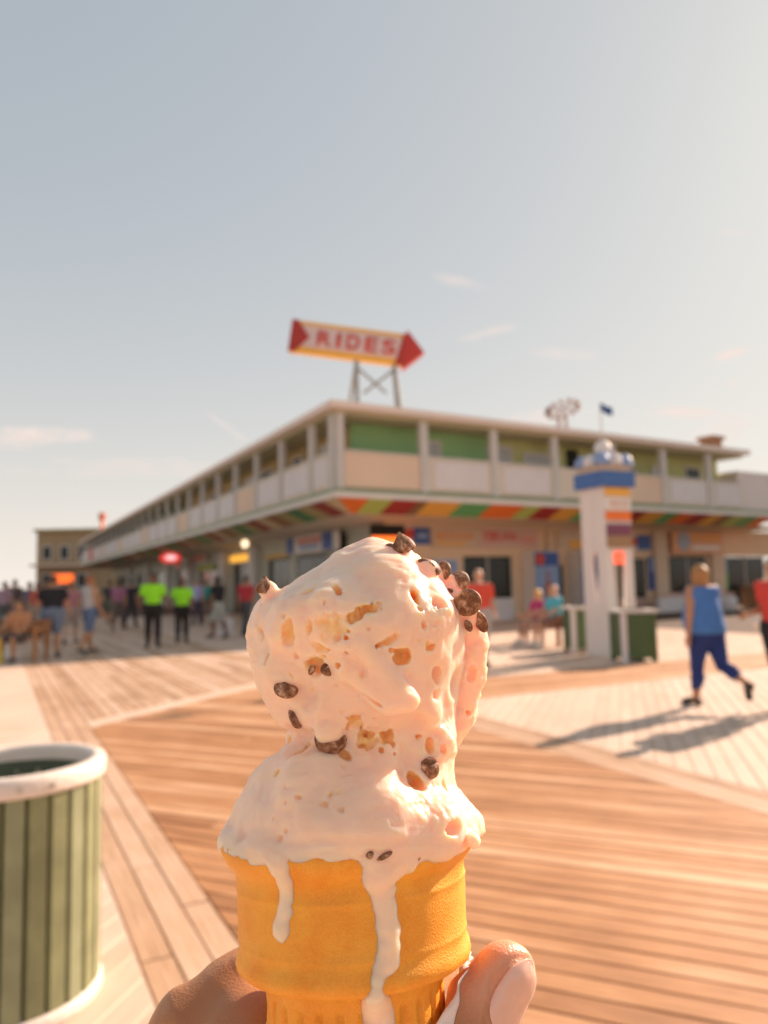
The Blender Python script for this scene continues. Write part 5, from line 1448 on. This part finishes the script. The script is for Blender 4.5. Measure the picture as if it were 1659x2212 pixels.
# ---- the hand: left hand, thumb on the right of the cup, fingers curling behind
hand = empty('person', (0, 0, 0), 0, 'brown skinned hand gripping the wafer cup with thumbnail in the sun', 'hand')
hand.matrix_world = CONE_M
hh = .6
hx = np.arange(-75, 62, hh); hy = np.arange(-120, -8, hh); hz2 = np.arange(-62, 40, hh)
X, Y, Z = [q.astype(np.float32) for q in np.meshgrid(hx, hy, hz2, indexing='ij')]
def C_(a, b, ra, rb): return cone_sd(X, Y, Z, np.array(a, float), np.array(b, float), ra, rb).astype(np.float32)
tip = mm(1087, 2113, 9); k1 = mm(988, 2262, 14); k2 = np.array([14.0, -82, 18]); k3 = np.array([-14.0, -92, 16])
nd = np.array([.68, .28, .68]); ta = (tip - k1) / np.linalg.norm(tip - k1); nd = nd - ta * (nd @ ta); nd /= np.linalg.norm(nd)
wn = ((X - tip[0]) * nd[0] + (Y - tip[1]) * nd[1] + (Z - tip[2]) * nd[2]) * .34          # the thumb end is broader than thick
def Cw(a, b, ra, rb): return (cone_sd(X + wn * nd[0], Y + wn * nd[1], Z + wn * nd[2], np.array(a, float), np.array(b, float), ra, rb) / 1.15).astype(np.float32)
thumb = Cw(tip, tip + (k1 - tip) * .5, 8.2, 9.4)
thumb = smin(thumb, Cw(tip + (k1 - tip) * .5, k1, 9.4, 10.8), 2)
thumb = smin(thumb, C_(k1, k2, 10.4, 11.2), 3)
thumb = smin(thumb, C_(k2, k3, 10.5, 14), 6)
# web and index knuckle seen at the left of the cup
kn = mm(500, 2150, -14)
web = C_(mm(520, 2095, -16), mm(430, 2205, -12), 3.0, 10.0)
web = smin(web, C_(mm(500, 2150, -18), mm(545, 2225, -6), 8.5, 10.5), 5)
web = smin(web, C_(mm(400, 2262, -12), mm(560, 2330, 2), 10, 13), 8)
web = smin(web, C_(mm(535, 2110, -20), mm(575, 2200, -14), 4.5, 7.0), 4)
idx_ = C_(mm(510, 2140, -22), np.array([-14, -44, -34]), 8.0, 8.4)
idx_ = smin(idx_, C_([-14, -44, -34], [10, -46, -36], 8.2, 7.6), 3); idx_ = smin(idx_, C_([10, -46, -36], [25, -48, -26], 7.6, 6.6), 3)
palm = smin(C_(k3, [-46, -96, -20], 16, 16), C_([-30, -80, -20], [-40, -112, -10], 15, 16), 8)
hnd = smin(smin(thumb, web, 6), smin(palm, idx_, 5), 6)
for q, y in enumerate((-62, -78, -93)):
    fg = C_([-36, y - 2, -26], [-14, y, -37 + q], 8.6, 8.4); fg = smin(fg, C_([-14, y, -37 + q], [12, y - 1, -36 + q], 8.2, 7.6), 3); fg = smin(fg, C_([12, y - 1, -36 + q], [26 - q * 3, y - 2, -24], 7.6, 6.4), 3)
    hnd = smin(hnd, fg, 1.6 if q else 2.0)
hnd = smin(hnd, C_([-46, -100, -16], [-70, -130, 10], 17, 24), 8)
# keep the grip outside cup and napkin
T = X * AX[0] + Y * AX[1] + Z * AX[2]
rad = np.sqrt((X - T * AX[0]) ** 2 + (Y - T * AX[1]) ** 2 + (Z - T * AX[2]) ** 2)
wr = (np.interp(T, [-120, -60, -40, -30.5, -29, -27.5, -25, -20], [18.5, 19.8, 20.6, 21.0, 22, 26, 27.6, 27.4]) + .5).astype(np.float32)
hnd = -smin(-hnd, rad - wr, .8)
nail_f = hnd.copy()
# nail bed: a shallow step in the thumb's right face
ta = (tip - k1) / np.linalg.norm(tip - k1); nd = nd - ta * (nd @ ta); nd /= np.linalg.norm(nd); tb = np.cross(ta, nd)
nc = tip + nd * 7.4 - ta * 1.6
def nail_uv(x, y, z):
    q = np.stack([x - nc[0], y - nc[1], z - nc[2]], -1); return q @ ta, q @ tb, q @ nd
nu, nv, nw = nail_uv(X, Y, Z)
outl = np.sqrt((np.minimum(nu, 0) / 9.4) ** 2 + (np.maximum(nu, 0) / 8.0) ** 2 + (nv / 6.6) ** 2)
hnd = hnd + np.where((nw > -6), .55 * np.exp(-((outl - 1.0) / .09) ** 2), 0).astype(np.float32)
band = np.abs(hnd) < 1.5
Pn = np.stack([X[band], Y[band], Z[band]], 1)
wr_ = Pn @ ta
along = (Pn - tip) @ ta
crease = np.exp(-((along + 16.5) / 4.8) ** 2) * np.clip((Pn - k1) @ nd / 6, 0, 1)
zz_ = Pn @ tb
hnd[band] += (.10 * vnoise(Pn, 3.0, 31) + crease * (.5 * np.abs(np.sin(along * 1.35 + .8 * np.sin(zz_ * .55) + .5 * vnoise(Pn, 3, 33))) ** 3 - .1)).astype(np.float32)
hv, hq = surface_nets(hnd, (hx[0], hy[0], hz2[0]), hh)
del X, Y, Z, T, rad, hnd, band
def skin_mat(name, c0, c1, pink):
    m = bpy.data.materials.new(name); m.use_nodes = True
    N, L = m.node_tree.nodes, m.node_tree.links; b = N['Principled BSDF']
    t = N.new('ShaderNodeTexCoord')
    n = N.new('ShaderNodeTexNoise'); n.inputs['Scale'].default_value = .10; n.inputs['Detail'].default_value = 6; L.new(t.outputs['Object'], n.inputs['Vector'])
    r = N.new('ShaderNodeMix'); r.data_type = 'RGBA'; L.new(n.outputs['Fac'], r.inputs['Factor'])
    r.inputs[6].default_value = tuple(c0) + (1,); r.inputs[7].default_value = tuple(c1) + (1,)
    at = N.new('ShaderNodeAttribute'); at.attribute_name = 'tip'
    r2 = N.new('ShaderNodeMix'); r2.data_type = 'RGBA'; L.new(at.outputs['Fac'], r2.inputs['Factor']); L.new(r.outputs[2], r2.inputs[6]); r2.inputs[7].default_value = tuple(pink) + (1,)
    L.new(r2.outputs[2], b.inputs['Base Color'])
    b.inputs['Roughness'].default_value = .42; b.inputs['Specular IOR Level'].default_value = .5
    b.inputs['Subsurface Weight'].default_value = .6; b.inputs['Subsurface Radius'].default_value = (1, .35, .18); b.inputs['Subsurface Scale'].default_value = .003
    v = N.new('ShaderNodeTexVoronoi'); v.inputs['Scale'].default_value = 1.5; L.new(t.outputs['Object'], v.inputs['Vector'])
    n3 = N.new('ShaderNodeTexNoise'); n3.inputs['Scale'].default_value = 1.2; n3.inputs['Detail'].default_value = 6; L.new(t.outputs['Object'], n3.inputs['Vector'])
    mu = N.new('ShaderNodeMath'); mu.operation = 'MULTIPLY_ADD'; L.new(n3.outputs['Fac'], mu.inputs[0]); mu.inputs[1].default_value = 1.0; L.new(v.outputs['Distance'], mu.inputs[2])
    bp = N.new('ShaderNodeBump'); bp.inputs['Strength'].default_value = .38; bp.inputs['Distance'].default_value = .0003; L.new(mu.outputs[0], bp.inputs['Height']); L.new(bp.outputs['Normal'], b.inputs['Normal'])
    return m
m_hand = skin_mat('brown_skin', (.40, .165, .06), (.50, .22, .09), (.72, .35, .21))
ho = np_mesh('hand', hv, hq, m_hand, hand)
al = (hv - tip) @ ta
w_ = np.clip((al + 17 - 5 * np.clip(((hv - k1) @ nd) / 8, -1, 1)) / 9, 0, 1) * np.clip(1 - np.linalg.norm(hv - tip, axis=1) / 26, 0, 1) ** .3
at_ = ho.data.attributes.new('tip', 'FLOAT', 'POINT'); at_.data.foreach_set('value', w_.astype(np.float32))
# the nail plate itself, laid on the thumb's surface
V_, F_ = [], []
NU, NV = 26, 22
def out_to_skin(o, d):
    q = np.arange(3, 14, .05)[:, None] * d + o
    I = np.clip(np.round((q - np.array([hx[0], hy[0], hz2[0]])) / hh).astype(int), 0, np.array(nail_f.shape) - 1)
    v = nail_f[I[:, 0], I[:, 1], I[:, 2]]; k_ = int(np.argmax(v > 0))
    return 3 + .05 * k_
rad_g = np.zeros((NU + 1, NV + 1)); ctr = {}
for i in range(NU + 1):
    for j in range(NV + 1):
        u_ = -1 + 2 * i / NU; v_ = -1 + 2 * j / NV
        lim = max(0, 1 - abs(u_) ** 2.6) ** .5 if u_ > 0 else max(0, 1 - abs(u_) ** 3.2) ** .42
        a_ = (6.6 if u_ > 0 else 9.2) * u_ + .5; ph = .84 * v_ * lim
        d_ = nd * math.cos(ph) + tb * math.sin(ph)
        ctr[i, j] = (tip + ta * a_, d_); rad_g[i, j] = out_to_skin(tip + ta * a_, d_)
for _ in range(6):
    g_ = np.pad(rad_g, 1, mode='edge'); rad_g = (g_[:-2, 1:-1] + g_[2:, 1:-1] + g_[1:-1, :-2] + g_[1:-1, 2:] + 2 * rad_g) / 6
for i in range(NU + 1):
    for j in range(NV + 1):
        o_, d_ = ctr[i, j]; V_.append(o_ + d_ * (rad_g[i, j] + .18))
for i in range(NU):
    for j in range(NV): F_.append((i * (NV + 1) + j, (i + 1) * (NV + 1) + j, (i + 1) * (NV + 1) + j + 1, i * (NV + 1) + j + 1))
nl = mesh_obj('thumbnail', V_, F_, mat('nail', (.86, .47, .36), .16, .05, .15, spec=.7, coat=.5, sss=.4, sssr=(1, .4, .3), sscale=.002), hand, True)
md = nl.modifiers.new('thickness', 'SOLIDIFY'); md.thickness = .45; md.offset = 0
